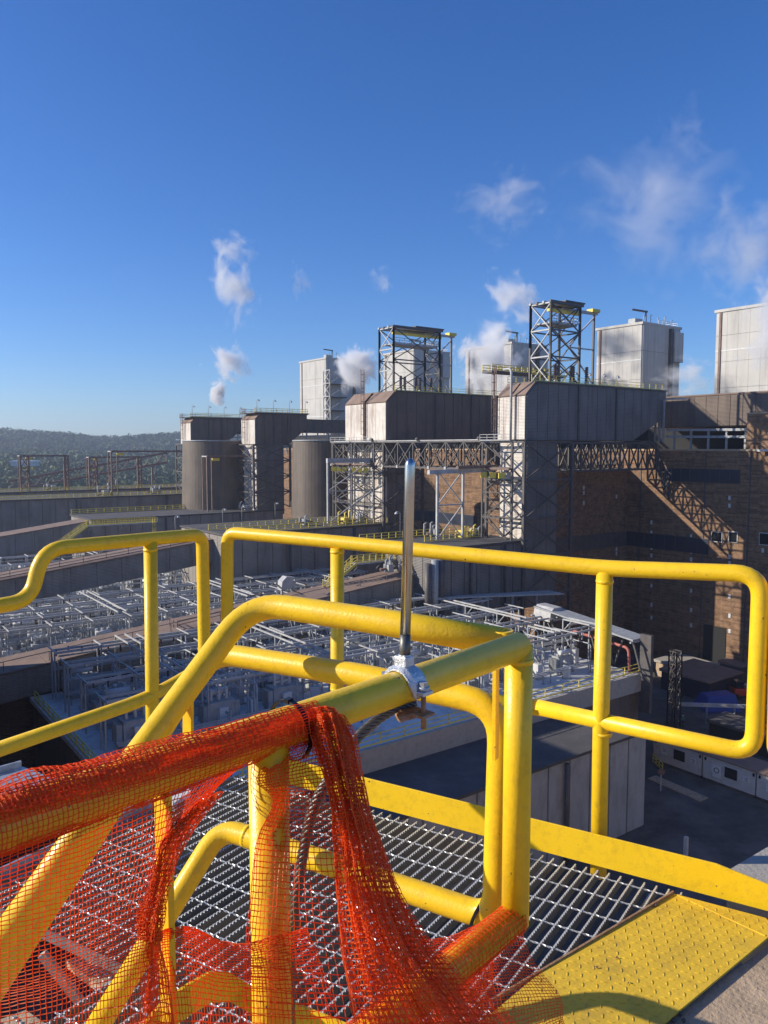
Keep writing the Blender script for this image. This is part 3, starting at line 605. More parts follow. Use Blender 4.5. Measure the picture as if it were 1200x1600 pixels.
# ---------------------------------------------------------------- units 3 and 4 upper parts and silos
def far_unit(b0, lab, zt, zb, amid):
    t = duct_box('exhaust_duct', 'overhead duct casing of the ' + lab, 96, amid, b0, b0 + 8, zb, zt, PANB, PANW, aslope=6, zslope=4.5, split=False, ch=1.4)
    MB().ab(amid, 134.8, b0 + 1, b0 + 8, zb + 3.4, zt - 1).build('rear_casing', STEELD, t); panels_b(t, amid, 134.6, b0 + 1, zb + 3.4, zt - 1, 3, STEELD)
    MB().ab(95.6, amid + .5, b0 - .6, b0 + 8.3, zt + .22, zt + .45).build('roof_walk', STEELD, t)
    rail_run([AB(95.6, b0 - .5, zt + .45), AB(amid, b0 - .5, zt + .45)], 'pale yellow roof railing of the ' + lab, m=YFAR, step=1.7, r=.09)
    rail_run([AB(95.6, b0 + 8, zt + .45), AB(amid, b0 + 8, zt + .45)], 'rear roof railing of the ' + lab, m=STEELL, step=1.7, r=.09)
    for k in range(4): lamp(AB(96.5 + k * (amid - 97) / 3, b0, zt + .45), 'small lamp post, ' + ORD[k] + ' from the left on the roof of the ' + lab, 3.0, NV * .6)
    tower('pale duct tower of the ' + lab, 96.4, 104.5, b0 + .2, b0 + 7.6, -18, zb - .1, PANG, PANW, split=False)
    tower_frame('braced steel frame of the ' + lab, 94.6, 105.6, b0 - 1.4, b0 + 9, -16, zb, 4, STEELD)
    cage_ladder(AB(95.4, b0 + 5, zb), zt - zb + 1.6, 'caged ladder on the lit end of the ' + lab, out=-NV)
    f = thing('pipe_support_frame', 'dark pipe supports behind the ' + lab, 'frame', AB(112, b0, zb))
    for k in range(6): beam(f, 'post', AB(112 + k * 3.6, b0 + .5, zb - 3), AB(112 + k * 3.6, b0 + .5, zb + 3.4), .3, STEELM)
    beam(f, 'beam', AB(110, b0 + .5, zb + 2.2), AB(132, b0 + .5, zb + 2.2), .35, STEELM); beam(f, 'beam', AB(108, b0 + .5, zb - .6), AB(132, b0 + .5, zb - .6), .45, STEELM)
far_unit(187.8, 'third unit', 9.0, .9, 111.8)
far_unit(231, 'fourth unit', 9.2, 1.2, 113)
def silo(lab, a, b, r, z0, z1):
    t = thing('silo', lab, 'silo', AB(a, b, z0)); n = 60
    c0, c1 = AB(a, b, z0), AB(a, b, z1)
    for i in range(n):                       # curved cladding staves
        m = MB(); t0, t1 = 2 * math.pi * i / n, 2 * math.pi * (i + .975) / n; rb, rt2 = r * 1.06, r
        def pt(c, rr_, an): return c + Vector((math.cos(an), math.sin(an), 0)) * rr_
        m.hexa([pt(c0, rb - .3, t0), pt(c0, rb - .3, t1), pt(c0, rb, t1), pt(c0, rb, t0), pt(c1, rt2 - .3, t0), pt(c1, rt2 - .3, t1), pt(c1, rt2, t1), pt(c1, rt2, t0)]); m.build('stave', SILO, t)
    MB().tube([c0, c1 - Vector((0, 0, .1))], [r * 1.06 - .12, r - .12], 48).build('shell', SILO, t)
    MB().tube([c1, c1 + Vector((0, 0, .3))], [r + .12, r + .12], 48).build('rim', STEELM, t)
silo('dark brown silo below the leftmost duct', 92, 205, 8.7, -17, 1.8); silo('dark brown silo left of the middle duct tower', 100.5, 161, 7.4, -17, 1.6)
# yellow railings along block tops
rail_run([AB(60, 129.2, -15.4), AB(96, 129.2, -15.4)], 'yellow railing on the block below the middle duct tower', step=1.7, r=.08)
rail_run([AB(60, 137, -15.4), AB(96, 137, -15.4)], 'rear yellow railing on the block below the middle duct tower', step=1.7, r=.08)
rail_run([AB(72, 104.5, -15.2), AB(96, 104.5, -15.2)], 'rear yellow railing on the block under the right duct', step=1.5, r=.07)
rail_run([AB(80, 97.5, -15.2), AB(92, 97.5, -15.2)], 'front yellow railing on the block under the right duct', step=1.3, r=.07)
rail_run([AB(38, 230.6, -14.0), AB(95, 230.6, -14.0)], 'long faded yellow railing below the left silo', step=2, r=.13)
rail_run([AB(20, 275.6, -14.2), AB(120, 275.6, -14.2)], 'farthest faded yellow railing below the trees', step=2.4, r=.15)
rail_run([AB(53, 205, -16.6), AB(100, 205, -16.6)], 'faded yellow railing on the third block', step=2, r=.12)
# yellow stair and platforms
def stair_platform(lab, a0, a1, b, z, drop, run, ladder=True):
    t = thing('access_platform', lab, 'platform', AB(a0, b, z)); MB().ab(a0, a1, b, b + 1.6, z - .25, z).build('deck_plate', STEELM, t)
    rail_run([AB(a0, b, z), AB(a1, b, z)], 'front yellow railing of the ' + lab, step=1.2, r=.05); rail_run([AB(a0, b + 1.6, z), AB(a1, b + 1.6, z)], 'rear yellow railing of the ' + lab, step=1.2, r=.05)
    rail_run([AB(a0 - run, b, z - drop), AB(a0, b, z)], 'sloping yellow stair rail left of the ' + lab, step=1.2, r=.05); rail_run([AB(a0 - run, b + 1.2, z - drop), AB(a0, b + 1.2, z)], 'rear sloping stair rail left of the ' + lab, step=1.2, r=.05)
    n = int(drop / .25)
    for k in range(n): c = AB(a0 - run * (k + .5) / n, b + .6, z - drop * (k + .5) / n); beam(t, 'stair_tread', c - WV * .55, c + WV * .55, .3, STEELM, .05)
    beam(t, 'stair_stringer', AB(a0 - run, b - .04, z - drop - .1), AB(a0, b - .04, z - .1), .08, YFAR, .28)
    for k in range(3): q = a0 + .6 + (a1 - a0 - 1.2) * k / 2; beam(t, 'bracket', AB(q, b + 1.6, z - 1.4), AB(q, b, z - .25), .14, STEELD)
    if ladder: cage_ladder(AB(a1 - 1, b - .2, z - 4.6), 5.4, 'yellow caged ladder hanging from the ' + lab, m=YFAR)
q = on_z(232, 780, -13); 
stair_platform('yellow railed platform over the left inlet duct', 50, 66, 180, -17.4, 4.0, 6.0)
stair_platform('yellow railed walkway platform behind the pole', 69, 79, 101, -18.2, 3.4, 5.5)
stair_platform('small yellow railed platform behind the left handrail', 62, 76, 140, -17.6, 3.2, 5)
# debris-like frame and white cabinet box on inlet duct roof end
# portal frames standing on the blocks
def portal(lab, a0, a1, b, z0, z1, m, deep=3, second=True):
    t = thing('portal_frame', lab, 'frame', AB(a0, b, z0))
    lattice_cols = ((a0, a0 + 2.6), (a1 - 1.2, a1)) if second else ((a0, a0), (a1, a1))
    for x0, x1 in lattice_cols:
        if x1 > x0: braced_column_bay(t, AB(x0, b, z0), AB(x1, b, z0), z0 + H, z1 + H, 3, m, .5, .26)
        else: beam(t, 'column', AB(x0, b, z0), AB(x0, b, z1), .34, m)
    for bb in (b, b + deep): beam(t, 'top_beam', AB(a0, bb, z1), AB(a1, bb, z1), .5, STEELR)
    for x in (a0, a0 + 2.6, a1): beam(t, 'cross_beam', AB(x, b, z1), AB(x, b + deep, z1), .3, STEELL); beam(t, 'column', AB(x, b + deep, z0), AB(x, b + deep, z1), .28, m)
    if second:
        MB().ab(a0 + .3, a0 + 3.8, b, b + deep, z1 - 5, z1 - 4.7).build('platform', STEELM, t)
        rail_run([AB(a0 + .3, b, z1 - 4.7), AB(a0 + 3.8, b, z1 - 4.7)], 'small yellow rail in the ' + lab.split(' frame')[0][:40], step=1, r=.1)
    MB().ab(a0 + 2, a0 + 4, b + 1, b + 1.6, z1 - 1.2, z1 - .5).build('hoist', YFAR, t)
    return t
portal('leftmost steel portal frame before the wooded hills', 56, 71, 277, -14.3, -2.6, STEELR)
portal('second steel portal frame from the left before the hills', 78, 96, 277, -14.3, -3.2, STEELR)
portal('third steel portal frame reaching to the left silo', 72, 100, 233, -14.0, -1.0, STEELR, second=False)
portal('open portal frame in front of the left silo', 84, 99, 192, -16.6, -2.2, STEELR, second=False)
pf = thing('portal_frame', 'pale braced portal frame before the second silo', 'frame', AB(84, 133, -15)); braced_column_bay(pf, AB(83, 131.5, -15), AB(94.0, 131.5, -15), -15.4 + H, -2.6 + H, 2, STEELL, .36, .16); beam(pf, 'top_beam', AB(82.8, 131.5, -2.5), AB(94.6, 131.5, -2.5), .6, STEELL, .9)
pf = thing('portal_frame', 'pale tall portal frame between the brick wall and the right duct tower', 'frame', AB(84, 100, -15)); braced_column_bay(pf, AB(82.4, 97.2, -15), AB(88.0, 97.2, -15), -15.3 + H, -4.0 + H, 2, STEELL, .36, .16); beam(pf, 'top_beam', AB(80.5, 97.2, -3.9), AB(95, 97.2, -3.7), .6, STEELL, .7)
beam(pf, 'top_beam', AB(86, 96.4, -3.2), AB(95, 96.4, -3.1), .5, STEELR, .5)
# long conveyor gallery behind at left
cg = thing('conveyor_gallery', 'sloping brown conveyor gallery behind the portal frames at left', 'conveyor', AB(60, 330, -14))
for dz in (0, 3.4): beam(cg, 'boom', AB(60, 320, -16 + dz), AB(122, 320, -6 + dz * 1.2), .9, STEELR)
for k in range(14): f = k / 13; beam(cg, 'brace', AB(60 + 62 * f, 320, -16 + 10 * f), AB(60 + 62 * min(1, f + .05), 320, -12.6 + 10.7 * f), .35, STEELR)
for k in range(4): f = k / 3.2; beam(cg, 'trestle_leg', AB(64 + 55 * f, 320, -40), AB(64 + 55 * f, 320, -16 + 10 * f), .6, STEELR)
for k, (px, py, lab) in enumerate(((274, 826, 'first lamp post by the long left roof edge'), (348, 812, 'second lamp post before the left silo'), (378, 806, 'third lamp post before the left silo'), (430, 800, 'lamp post before the third tower'), (455, 796, 'lamp post left of the second silo'))):
    d = ray(px, py + 8); q = EYE + d * ((-16.6 - 0) / d.z) if d.z < 0 else AB(60, 190, -16); lamp(q, 'white headed ' + lab, 3.2, NV * .7)
lamp(AB(80, 104, -15.2), 'white headed lamp post against the brick wall shadow', 4.2, -NV * .8)
for k, (px, py) in enumerate(((942, 592), (964, 594), (1002, 600), (1018, 606), (1028, 602))): lamp(AB(112 + k * 4.2, 97.8, 11.2), 'lamp post, ' + ORD[k] + ' of the row on the right duct roof', 2.6, NV * .6)
# machinery clusters on block tops
def machine(q, lab, s_=1.0, seed=0, m=None):
    rg_ = random.Random(seed); t = thing('equipment_cluster', lab, 'equipment', q); q = Vector(q)
    for k in range(4):
        x = rg_.uniform(-1.5, 1.5) * s_; y = rg_.uniform(-1, 1) * s_; h = rg_.uniform(.7, 2.2) * s_
        MB().tube([q + NV * x + WV * y, q + NV * x + WV * y + Vector((0, 0, h)), q + NV * (x + .4 * s_) + WV * y + Vector((0, 0, h + .2))], .16 * s_, 7).build('standpipe', m or STEELM, t)
    c = q + NV * rg_.uniform(-.6, .6) * s_; MB().bar(c, c + Vector((0, 0, 1.1 * s_)), 1.3 * s_, .9 * s_).build('cabinet', m or STEELM, t); MB().tube([c + NV * 1.5 * s_ + Vector((0, 0, .5)), c - NV * 1.5 * s_ + Vector((0, 0, .5))], .2 * s_, 8).build('pipe', STEELR, t)
spots = [(86, 236, -14, 'under the leftmost silo'), (94, 190, -16.6, 'by the third tower foot'), (70, 233, -14, 'between portal frames at left'), (66, 279, -14.2, 'inside the leftmost portal frame'), (86, 279, -14.2, 'inside the second portal frame'), (88, 133, -15.4, 'behind the yellow railing in the middle'), (92, 134, -15.4, 'at the foot of the middle duct tower'), (80, 135, -15.4, 'behind the pale portal frame'), (90, 99, -15.2, 'at the foot of the right duct tower'), (93, 100, -15.2, 'against the right duct tower'), (86, 103, -15.2, 'behind the tall portal frame'), (74, 98.5, -19.6, 'on the roof beside the pole')]
for k, (a, b, z, lab) in enumerate(spots): machine(AB(a, b, z), 'grey pipes and cabinets ' + lab, 1.1 if b < 200 else 1.5, k, YFAR if k in (5, 8) else None)
# dark cylinder vessel near the pole behind
for k in range(3): tag(MB().tube([AB(74.6 + k * 1.3, 90, -27), AB(74.6 + k * 1.3, 90, -17.4 + k * .5)], .55, 12).build('vertical_pipe', STEELD if k != 1 else STEELM), ORD[k] + ' from the left of three thick pipes on the right block end', 'pipe')
# ================================================================ SWITCHYARDS ON THE DECKS
ZD = -29.0
def make_transformer():
    o = Vector((0, 0, 0)); t = thing('transformer', 'x', 'transformer', o)
    MB().box(-1.3, 1.3, -.8, .8, .25, 2.4).build('tank', STEELM, t, bevel=.04)
    MB().box(-1.5, 1.5, -1.0, 1.0, 0, .25).build('plinth', CONCL, t)
    for sx in (-1, 1):
        m = MB()
        for k in range(6): m.box(sx * 1.36 - .0, sx * 1.36 + sx * .5, -.7 + k * .25, -.62 + k * .25, .5, 2.2)
        m.build('radiator', STEELM, t)
    for k in range(3):
        x = -.8 + k * .8; pts = [Vector((x, 0, 2.4 + j * .11)) for j in range(11)]; MB().tube(pts, [.12 if j % 2 else .2 for j in range(11)], 7).build('bushing', EQW, t)
    MB().tube([Vector((-1.1, .55, 3.0)), Vector((1.1, .55, 3.0))], .32, 12).build('conservator', EQW, t)
    MB().box(-.45, .45, -1.2, -.8, .5, 1.9).build('cabinet_door', EQW, t)
    return t
def make_breaker():
    t = thing('switch_cabinet', 'x', 'switch', Vector((0, 0, 0)))
    MB().box(-.55, .55, -.45, .45, .1, 1.9).build('cabinet', EQW, t, bevel=.03); MB().box(-.7, .7, -.6, .6, 0, .1).build('plinth', CONCL, t)
    MB().tube([Vector((-.4, 0, 2.3)), Vector((.5, 0, 2.6))], .22, 8).build('drum', STEELM, t)
    for sx in (-.3, .3): MB().tube([Vector((sx, 0, 1.9)), Vector((sx, 0, 2.4)), Vector((sx, .3, 2.9))], .06, 6).build('pipe_stub', STEELM, t)
    return t
def make_hoop():
    t = thing('pipe_hoop', 'x', 'pipe', Vector((0, 0, 0)))
    MB().tube(fillet([Vector((0, 0, 0)), Vector((0, 0, 4.1)), Vector((0, 4.2, 4.1)), Vector((0, 4.2, 3.0))], .5, 4), .085, 7).build('pipe', STEELL, t)
    MB().box(-.2, .2, -.2, .2, 0, .06).build('foot_plate', STEELM, t)
    return t
def make_hatch():
    t = thing('roof_hatch', 'x', 'hatch', Vector((0, 0, 0)))
    MB().box(-1.3, 1.3, -1.0, 1.0, 0, .45).build('curb', DECK, t); MB().box(-1.4, 1.4, -1.1, 1.1, .45, .6).build('lid', EQW, t)
    MB().tube([Vector((.5, 0, .6)), Vector((.5, 0, 1.2))], .12, 6).build('vent_pipe', STEELM, t)
    return t
protos = dict(transformer=make_transformer(), switch_cabinet=make_breaker(), pipe_hoop=make_hoop(), roof_hatch=make_hatch())
remember(None)
used = set()
def put(kind, a, b, z, rz, label, group, sc_=1):
    p_ = protos[kind]; o = copy_tree(p_) if kind in used else p_; used.add(kind)
    o.location = AB(a, b, z); o.rotation_euler = (0, 0, TH + rz); o.scale = (sc_,) * 3
    o['label'] = label; o['group'] = group; return o
YN = ('nearest', 'middle', 'farthest', 'right-hand')
rgy = random.Random(9)
def yard(yi, a0, a1, rows, ahatch):
    nm = YN[yi]
    for ri, b in enumerate(rows):
        rn = ('front', 'second', 'third', 'rear')[ri]
        # long bus rack along the row
        t = thing('bus_rack', 'long grey steel bus rack over the %s row of the %s switchyard' % (rn, nm), 'rack', AB(a0, b, ZD))
        zt = ZD + 5.0 + .25 * ri
        for off in (-.75, .75): beam(t, 'long_beam', AB(a0, b + off, zt), AB(a1, b + off, zt), .17, STEELL, .26)
        beam(t, 'long_beam', AB(a0 + 1, b + 1.6, zt - 1.0), AB(a1 - 1, b + 1.6, zt - 1.0), .14, STEELM, .2)
        n = int((a1 - a0) / 5.2)
        for k in range(n + 1):
            a = a0 + (a1 - a0) * k / n
            for off in (-.75, .75): beam(t, 'column', AB(a, b + off, ZD), AB(a, b + off, zt), .16, STEELM)
            beam(t, 'cross_arm', AB(a, b - 1.7, zt + .2), AB(a, b + 2.2, zt + .2), .14, STEELL)
            if k % 2 == 0: beam(t, 'brace', AB(a, b - .75, ZD + 3), AB(a, b + .75, zt), .09, STEELM)
        im = MB()
        for k in range(int((a1 - a0) / 1.3)):
            a = a0 + .8 + k * 1.3 + rgy.uniform(-.15, .15); bo = b + rgy.choice((-1.3, -.4, .5, 1.3, 1.9)); hh = rgy.uniform(.35, .8)
            im.bar(AB(a, bo, zt - hh - .1), AB(a, bo, zt), .16)
        o = im.build('hanging_insulators', INS if ri % 2 else STEELM, t); o['kind'] = 'stuff'
        # equipment
        n = int((a1 - a0) / 8.6); c1 = c2 = c3 = 0
        for k in range(n):
            a = a0 + 3.2 + k * 8.6 + rgy.uniform(-.6, .6)
            put('transformer', a, b + rgy.uniform(-.5, 2.0), ZD, rgy.choice((0, math.pi / 2, math.pi)), 'grey transformer, %s from the left in the %s row of the %s switchyard' % (ORD[k], rn, nm), 'transformers on the switchyard decks', rgy.uniform(.9, 1.2))
            put('pipe_hoop', a + 3.0, b - 2.4, ZD, rgy.choice((0, 0, .06)), 'bent conduit hoop, %s from left in the %s row of the %s switchyard' % (ORD[k], rn, nm), 'conduit hoops on the switchyard decks', rgy.uniform(.9, 1.15))
            put('switch_cabinet', a + 4.3, b + rgy.uniform(-1.8, 1.6), ZD, rgy.uniform(0, 3), 'pale switch cabinet, %s from left in the %s row of the %s switchyard' % (ORD[k], rn, nm), 'switch cabinets on the switchyard decks', rgy.uniform(.85, 1.15))
        for off, zz_ in ((-2.9, 1.3), (2.7, 2.9)):
            t = thing('conduit_run', 'low run of grey conduits %s the %s row of the %s switchyard' % ('in front of' if off < 0 else 'behind', rn, nm), 'pipes', AB(a0, b + off, ZD))
            for q_ in (0, .22, .5): beam(t, 'conduit', AB(a0 + .5, b + off + q_, ZD + zz_ + q_ * .3), AB(a1 - .5, b + off + q_, ZD + zz_ + q_ * .3), .11, STEELL if q_ else STEELM)
            for k in range(int((a1 - a0) / 3.6)): a = a0 + 1.2 + k * 3.6; beam(t, 'stand', AB(a, b + off + .25, ZD), AB(a, b + off + .25, ZD + zz_ + (1.1 if k % 3 == 0 else 0)), .12, STEELM)
        for k in range(int((a1 - a0) / 7)):
            a = a0 + 5 + k * 7 + rgy.uniform(-1, 1); put('switch_cabinet', a, b - 1.9 + rgy.uniform(-.5, .5), ZD, rgy.uniform(0, 3), 'small conduit side cabinet, %s from left, %s row of the %s switchyard' % (ORD[k], rn, nm), 'switch cabinets on the switchyard decks', rgy.uniform(.6, .85))
    # cross racks
    for k in range(4):
        a = a0 + (a1 - a0) * (k + .5) / 4
        t = thing('cross_rack', 'raised cross rack, %s from the left over the %s switchyard' % (ORD[k], nm), 'rack', AB(a, rows[0], ZD))
        for off in (0, 1.2): beam(t, 'long_beam', AB(a + off, rows[0] - 2, ZD + 6.1), AB(a + off, rows[-1] + 2.4, ZD + 6.1), .13, STEELL, .2)
        for b in rows: beam(t, 'column', AB(a, b + 2.4, ZD), AB(a, b + 2.4, ZD + 6.1), .15, STEELM); beam(t, 'brace', AB(a, b + 2.4, ZD + 4.5), AB(a, b + .9, ZD + 6.1), .1, STEELM)
    for k, (a, b) in enumerate(ahatch):
        put('roof_hatch', a, b, ZD, rgy.choice((0, math.pi / 2)), 'low white hatch box, %s from left on the floor of the %s switchyard' % (ORD[k], nm), 'hatch boxes on the deck floors', 1.0)
yard(0, 21.5, 84, (74.5, 81, 87.5, 93), [(25, 84), (27, 76), (33, 66), (39, 68), (45, 64.5), (51, 68), (57, 64), (54, 69)])
yard(3, 57, 84, (66.5,), [])
yard(1, 4, 84, (111, 116, 121, 126), [(16, 106), (30, 106.5), (44, 106), (62, 105.8)])
yard(2, -10, 84, (150, 160, 170, 180), [(20, 146), (34, 146), (50, 146)])
# railings of the decks
rail_run([AB(19.8, 95, ZD), AB(19.8, 60, ZD)], 'pale yellow railing on the left edge of the nearest deck', m=YFAR, step=2.2, r=.08)
rail_run([AB(20, 59.6, -28.6), AB(84.5, 59.6, -28.6)], 'faded yellow railing along the front edge of the nearest deck', m=YFAR, step=3.0, r=.06)
rail_run([AB(-10, 104, -28.6), AB(60, 104, -28.6)], 'faded railing along the front edge of the middle deck', m=YFAR, step=2.6, r=.06)
rail_run([AB(12, 97, zr1(12) + .2), AB(72, 97, zr1(72) + .2)], 'thin dark railing on the near edge of the long brown inlet duct', m=STEELD, step=5, r=.06, mid=False)
rail_run([AB(10, 136, zr2(10) + .2), AB(56, 136, zr2(56) + .2)], 'thin dark railing on the middle inlet duct roof', m=STEELD, step=4, r=.07)
t = thing('roof_hatch_rail', 'purple brown guard rail round a hatch on the long brown duct roof', 'railing', AB(44, 97.5, zr1(44)))
for q0, q1 in (((38, 97.2), (50, 97.2)), ((38, 97.2), (38, 100)), ((50, 97.2), (50, 100))):
    p0, p1 = AB(*q0, zr1(q0[0]) + .2), AB(*q1, zr1(q1[0]) + .2)
    for hh in (1.1, .6): beam(t, 'rail', p0 + Vector((0, 0, hh)), p1 + Vector((0, 0, hh)), .09, STEELR)
    for p_ in (p0, p1, (p0 + p1) / 2): beam(t, 'post', p_, p_ + Vector((0, 0, 1.1)), .1, STEELR)
# pale bent duct and stacked scrap near the end of the long duct
sc_ = thing('scaffold_stack', 'tangle of beams and boards at the top end of the long brown duct', 'scaffold', AB(56, 98, zr1(56)))
rs = random.Random(31)
for k in range(16):
    a = rs.uniform(50, 66); p_ = AB(a, rs.uniform(97, 102), zr1(a) + rs.uniform(.2, 2.0)); q = p_ + NV * rs.uniform(-3, 3) + WV * rs.uniform(-1, 1) + Vector((0, 0, rs.uniform(-1, 1.4))); beam(sc_, 'loose_beam', p_, q, rs.uniform(.12, .4), rs.choice((STEELL, ROOFB, STEELD)), .14)
hd = thing('hood', 'pale grey vent hood standing at the end of the middle switchyard', 'vent', AB(62, 106, ZD)); MB().prism([AB(58, 105.5, -22.0), AB(60.6, 105.5, -21.4), AB(60.6, 105.5, -20.2), AB(59, 105.5, -19.9), AB(58.2, 105.5, -20.6)], WV * 1.4).build('cowl', STEELL, hd); beam(hd, 'leg', AB(58.2, 106, -28), AB(58.4, 106, -21.6), .3, STEELL); beam(hd, 'leg', AB(60.4, 106, -28), AB(60.4, 106, -21.4), .3, STEELL)
# covered rack and hood at the right end of the nearest deck
hr = thing('covered_pipe_rack', 'pale hooded pipe rack slanting down at the right end of the nearest deck', 'rack', AB(80, 84, ZD))
c0, c1 = on_y(845, 970, 112), on_y(1000, 1012, 98); c0.z = H - 24; c1.z = H - 24.5
dv = (c1 - c0).normalized(); sv = Vector((-dv.y, dv.x, 0))
b_ = MB().bar(c0 + Vector((0, 0, 1.2)), c1 + Vector((0, 0, .2)), 3.0, .2).build('roof_sheet', STEELM, hr)
MB().prism([c0 - sv * 1.6 + Vector((0, 0, -.4)), c0 + sv * 1.6 + Vector((0, 0, -.4)), c0 + sv * 1.4 + Vector((0, 0, .9)), c0 + sv * .8 + Vector((0, 0, 1.5)), c0 - sv * .8 + Vector((0, 0, 1.5)), c0 - sv * 1.4 + Vector((0, 0, .9))], dv * 3.2).build('hood', STEELL, hr)
for k in range(6):
    q = c0.lerp(c1, k / 5)
    for s2 in (-1.4, 1.4): beam(hr, 'leg', Vector((q.x, q.y, H + ZD)) + sv * s2 + dv * (1.6 if k % 2 else -1.6), q + sv * s2, .22, STEELD)
    beam(hr, 'cross_beam', q - sv * 2, q + sv * 2, .22, STEELL)
MB().tube(fillet([c0.lerp(c1, .35) + Vector((0, 0, -1.2)), c0.lerp(c1, .9) + Vector((0, 0, -1.4)), c0.lerp(c1, .92) + Vector((0, 0, -7))], .8), .2, 8).build('red_pipe', PINKP, hr)
MB().bar(c1 + dv * 1.0 + Vector((0, 0, -9)), c1 + dv * 1.0 + Vector((0, 0, 1)), 1.6, .5).build('louvred_panel', STEELD, hr)
# bright pipe bundle along the rear edge of nearest deck
pb = thing('pipe_bundle', 'bundle of pale pipes crossing above the rear of the nearest deck', 'pipes', AB(70, 95, -23))
for k in range(5): beam(pb, 'pipe', AB(71, 94.8 - k * .8, -23.2 + .12 * k), AB(97, 86 - k * .8, -23.4), .3 if k % 2 else .2, STEELL)
for k in range(6): beam(pb, 'support', AB(73 + k * 4.2, 92.4 - k * 1.3, ZD), AB(73 + k * 4.2, 92.4 - k * 1.3, -23.4), .24, STEELM)

# ---------------------------------------------------------------- yard level at right
def gxy(px, py, z=-42): return on_z(px, py, z)
struct(MB().box(*[v for v in (0, 0)], 0, 0, 0, 0).build('x', ASPH)) if False else None
# site trailers in a row
def trailer(b1, b0, k, lab):
    a0, a1 = 89.6, 93.2; t = thing('site_trailer', lab, 'trailer', AB(a0, b0, -42), group='cream site trailers along the yard road')
    MB().ab(a0, a1, b0, b1, -41.6, -38.7).build('body', WHITE, t); MB().ab(a0 - .15, a1 + .15, b0 - .1, b1 + .1, -38.7, -38.5).build('roof', ROOFB, t); MB().ab(a0 + .1, a1, b0 + .2, b1 - .2, -42, -41.6).build('skirt', STEELD, t)
    for i, (f, w, z0, z1, m) in enumerate(((.45, 1.6, -40.6, -39.3, GLASS), (.16, .7, -40.3, -39.7, SIGN), (.76, .9, -40.5, -39.6, SIGN), (.03, .25, -39.3, -38.9, GLASS), (.95, .25, -39.3, -38.9, GLASS))):
        c = b0 + (b1 - b0) * f; MB().ab(a0 - .06, a0, c - w / 2, c + w / 2, z0, z1).build('window' if m is GLASS and w > 1 else ('notice_board' if m is SIGN else 'vent'), m, t)
        if m is SIGN:
            mm = MB()
            for j in range(3): mm.ab(a0 - .075, a0 - .06, c - w * .36, c + w * .36 * (1, .5, .8)[j], z1 - .16 - j * .17, z1 - .10 - j * .17)
            o = mm.build('print', STEELD, t); o['kind'] = 'stuff'
trailer(60.6, 53.6, 0, 'leftmost cream site trailer with its left half sunlit'); trailer(53.4, 46.6, 1, 'second cream site trailer from the left with round emblem sign'); trailer(46.4, 39.6, 2, 'third cream site trailer from the left, cut by the border')
em = thing('sign', 'white sign with a dark ring emblem on the second trailer', 'sign', AB(89.5, 52, -41)); MB().ab(89.44, 89.53, 50.9, 52.0, -41.0, -39.5).build('board', SIGN, em)
c = AB(89.42, 51.45, -40.1); MB().tube([c + WV * .32 * math.cos(t_) + Vector((0, 0, .32 * math.sin(t_))) for t_ in [k * math.pi / 8 for k in range(17)]], .05, 5).build('ring', STEELD, em)
rp = thing('round_sign', 'dark round sign on a pale post before the trailers', 'sign', gxy(695, 1)) if False else thing('round_sign', 'dark round sign on a pale post before the trailers', 'sign', gxy(1032, 1236))
q = gxy(1032, 1236); beam(rp, 'post', q, q + Vector((0, 0, 2.4)), .12, WHITE); MB().tube([q + Vector((0, -.1, 2.5)), q + Vector((0, -.16, 2.5))], .42, 14).build('disc', STEELR, rp)
# sheds behind trailers (dark brown roofs), pale lit pads
def shed(lab, px, py, w, d_, h, mr, mw, rz=0):
    q = gxy(px, py); t = thing('shed', lab, 'shed', q, TH + rz)
    MB().box(-w / 2, w / 2, -d_ / 2, d_ / 2, 0, h).build('wall', mw, t, local=True); MB().hexa([(-w / 2 - .3, -d_ / 2 - .3, h), (w / 2 + .3, -d_ / 2 - .3, h), (w / 2 + .3, d_ / 2 + .3, h), (-w / 2 - .3, d_ / 2 + .3, h), (-w / 2 - .3, -d_ / 2 - .3, h + .2), (w / 2 + .3, -d_ / 2 - .3, h + .2), (w / 2 + .3, d_ / 2 + .3, h + .5), (-w / 2 - .3, d_ / 2 + .3, h + .5)]).build('roof', mr, t, local=True)
shed('brown roofed shed behind the lattice mast in the yard', 1095, 1078, 10, 9, 3.2, ROOFB, NAVY); shed('pale roofed low shed farther back in the yard', 1072, 1058, 7, 8, 2.6, CONCL, CONC); shed('dark roofed shed behind the trailers', 1178, 1168, 4.5, 11, 2.6, ROOFD, DARK)
shed('small rusty roofed hut near the brick wall', 1150, 1062, 4, 4, 3, ROOFB, STEELD)
bl = thing('tarpaulin_cover', 'deep blue tarpaulin covered pile beside the brown roofed shed', 'tarpaulin', gxy(1122, 1105)); q = gxy(1122, 1108)
MB().hexa([q + Vector(v) for v in ((-3, -2, 0), (3, -2, 0), (3, 3, 0), (-3, 3, 0), (-2.2, -1.2, 2.4), (2.2, -1.2, 2.8), (2.2, 2, 2.6), (-2.2, 2, 2.2))]).build('sheet', BLUE, bl, bevel=.2)
ld = thing('loader', 'small red and white loader parked by the brick wall', 'machine', gxy(1152, 1090)); q = gxy(1152, 1090)
MB().box(-1, 1, -1.2, 1.2, .6, 1.8, lambda x, y, z: q + Vector((x, y, z))).build('body', REDP, ld, bevel=.15); MB().box(-.7, .8, -.8, .8, 1.8, 3.0, lambda x, y, z: q + Vector((x, y, z))).build('cab', GLASS, ld, bevel=.1); MB().box(1.1, 2.8, -1, 1, .5, 2.2, lambda x, y, z: q + Vector((x, y, z))).build('tank', EQW, ld, bevel=.15)
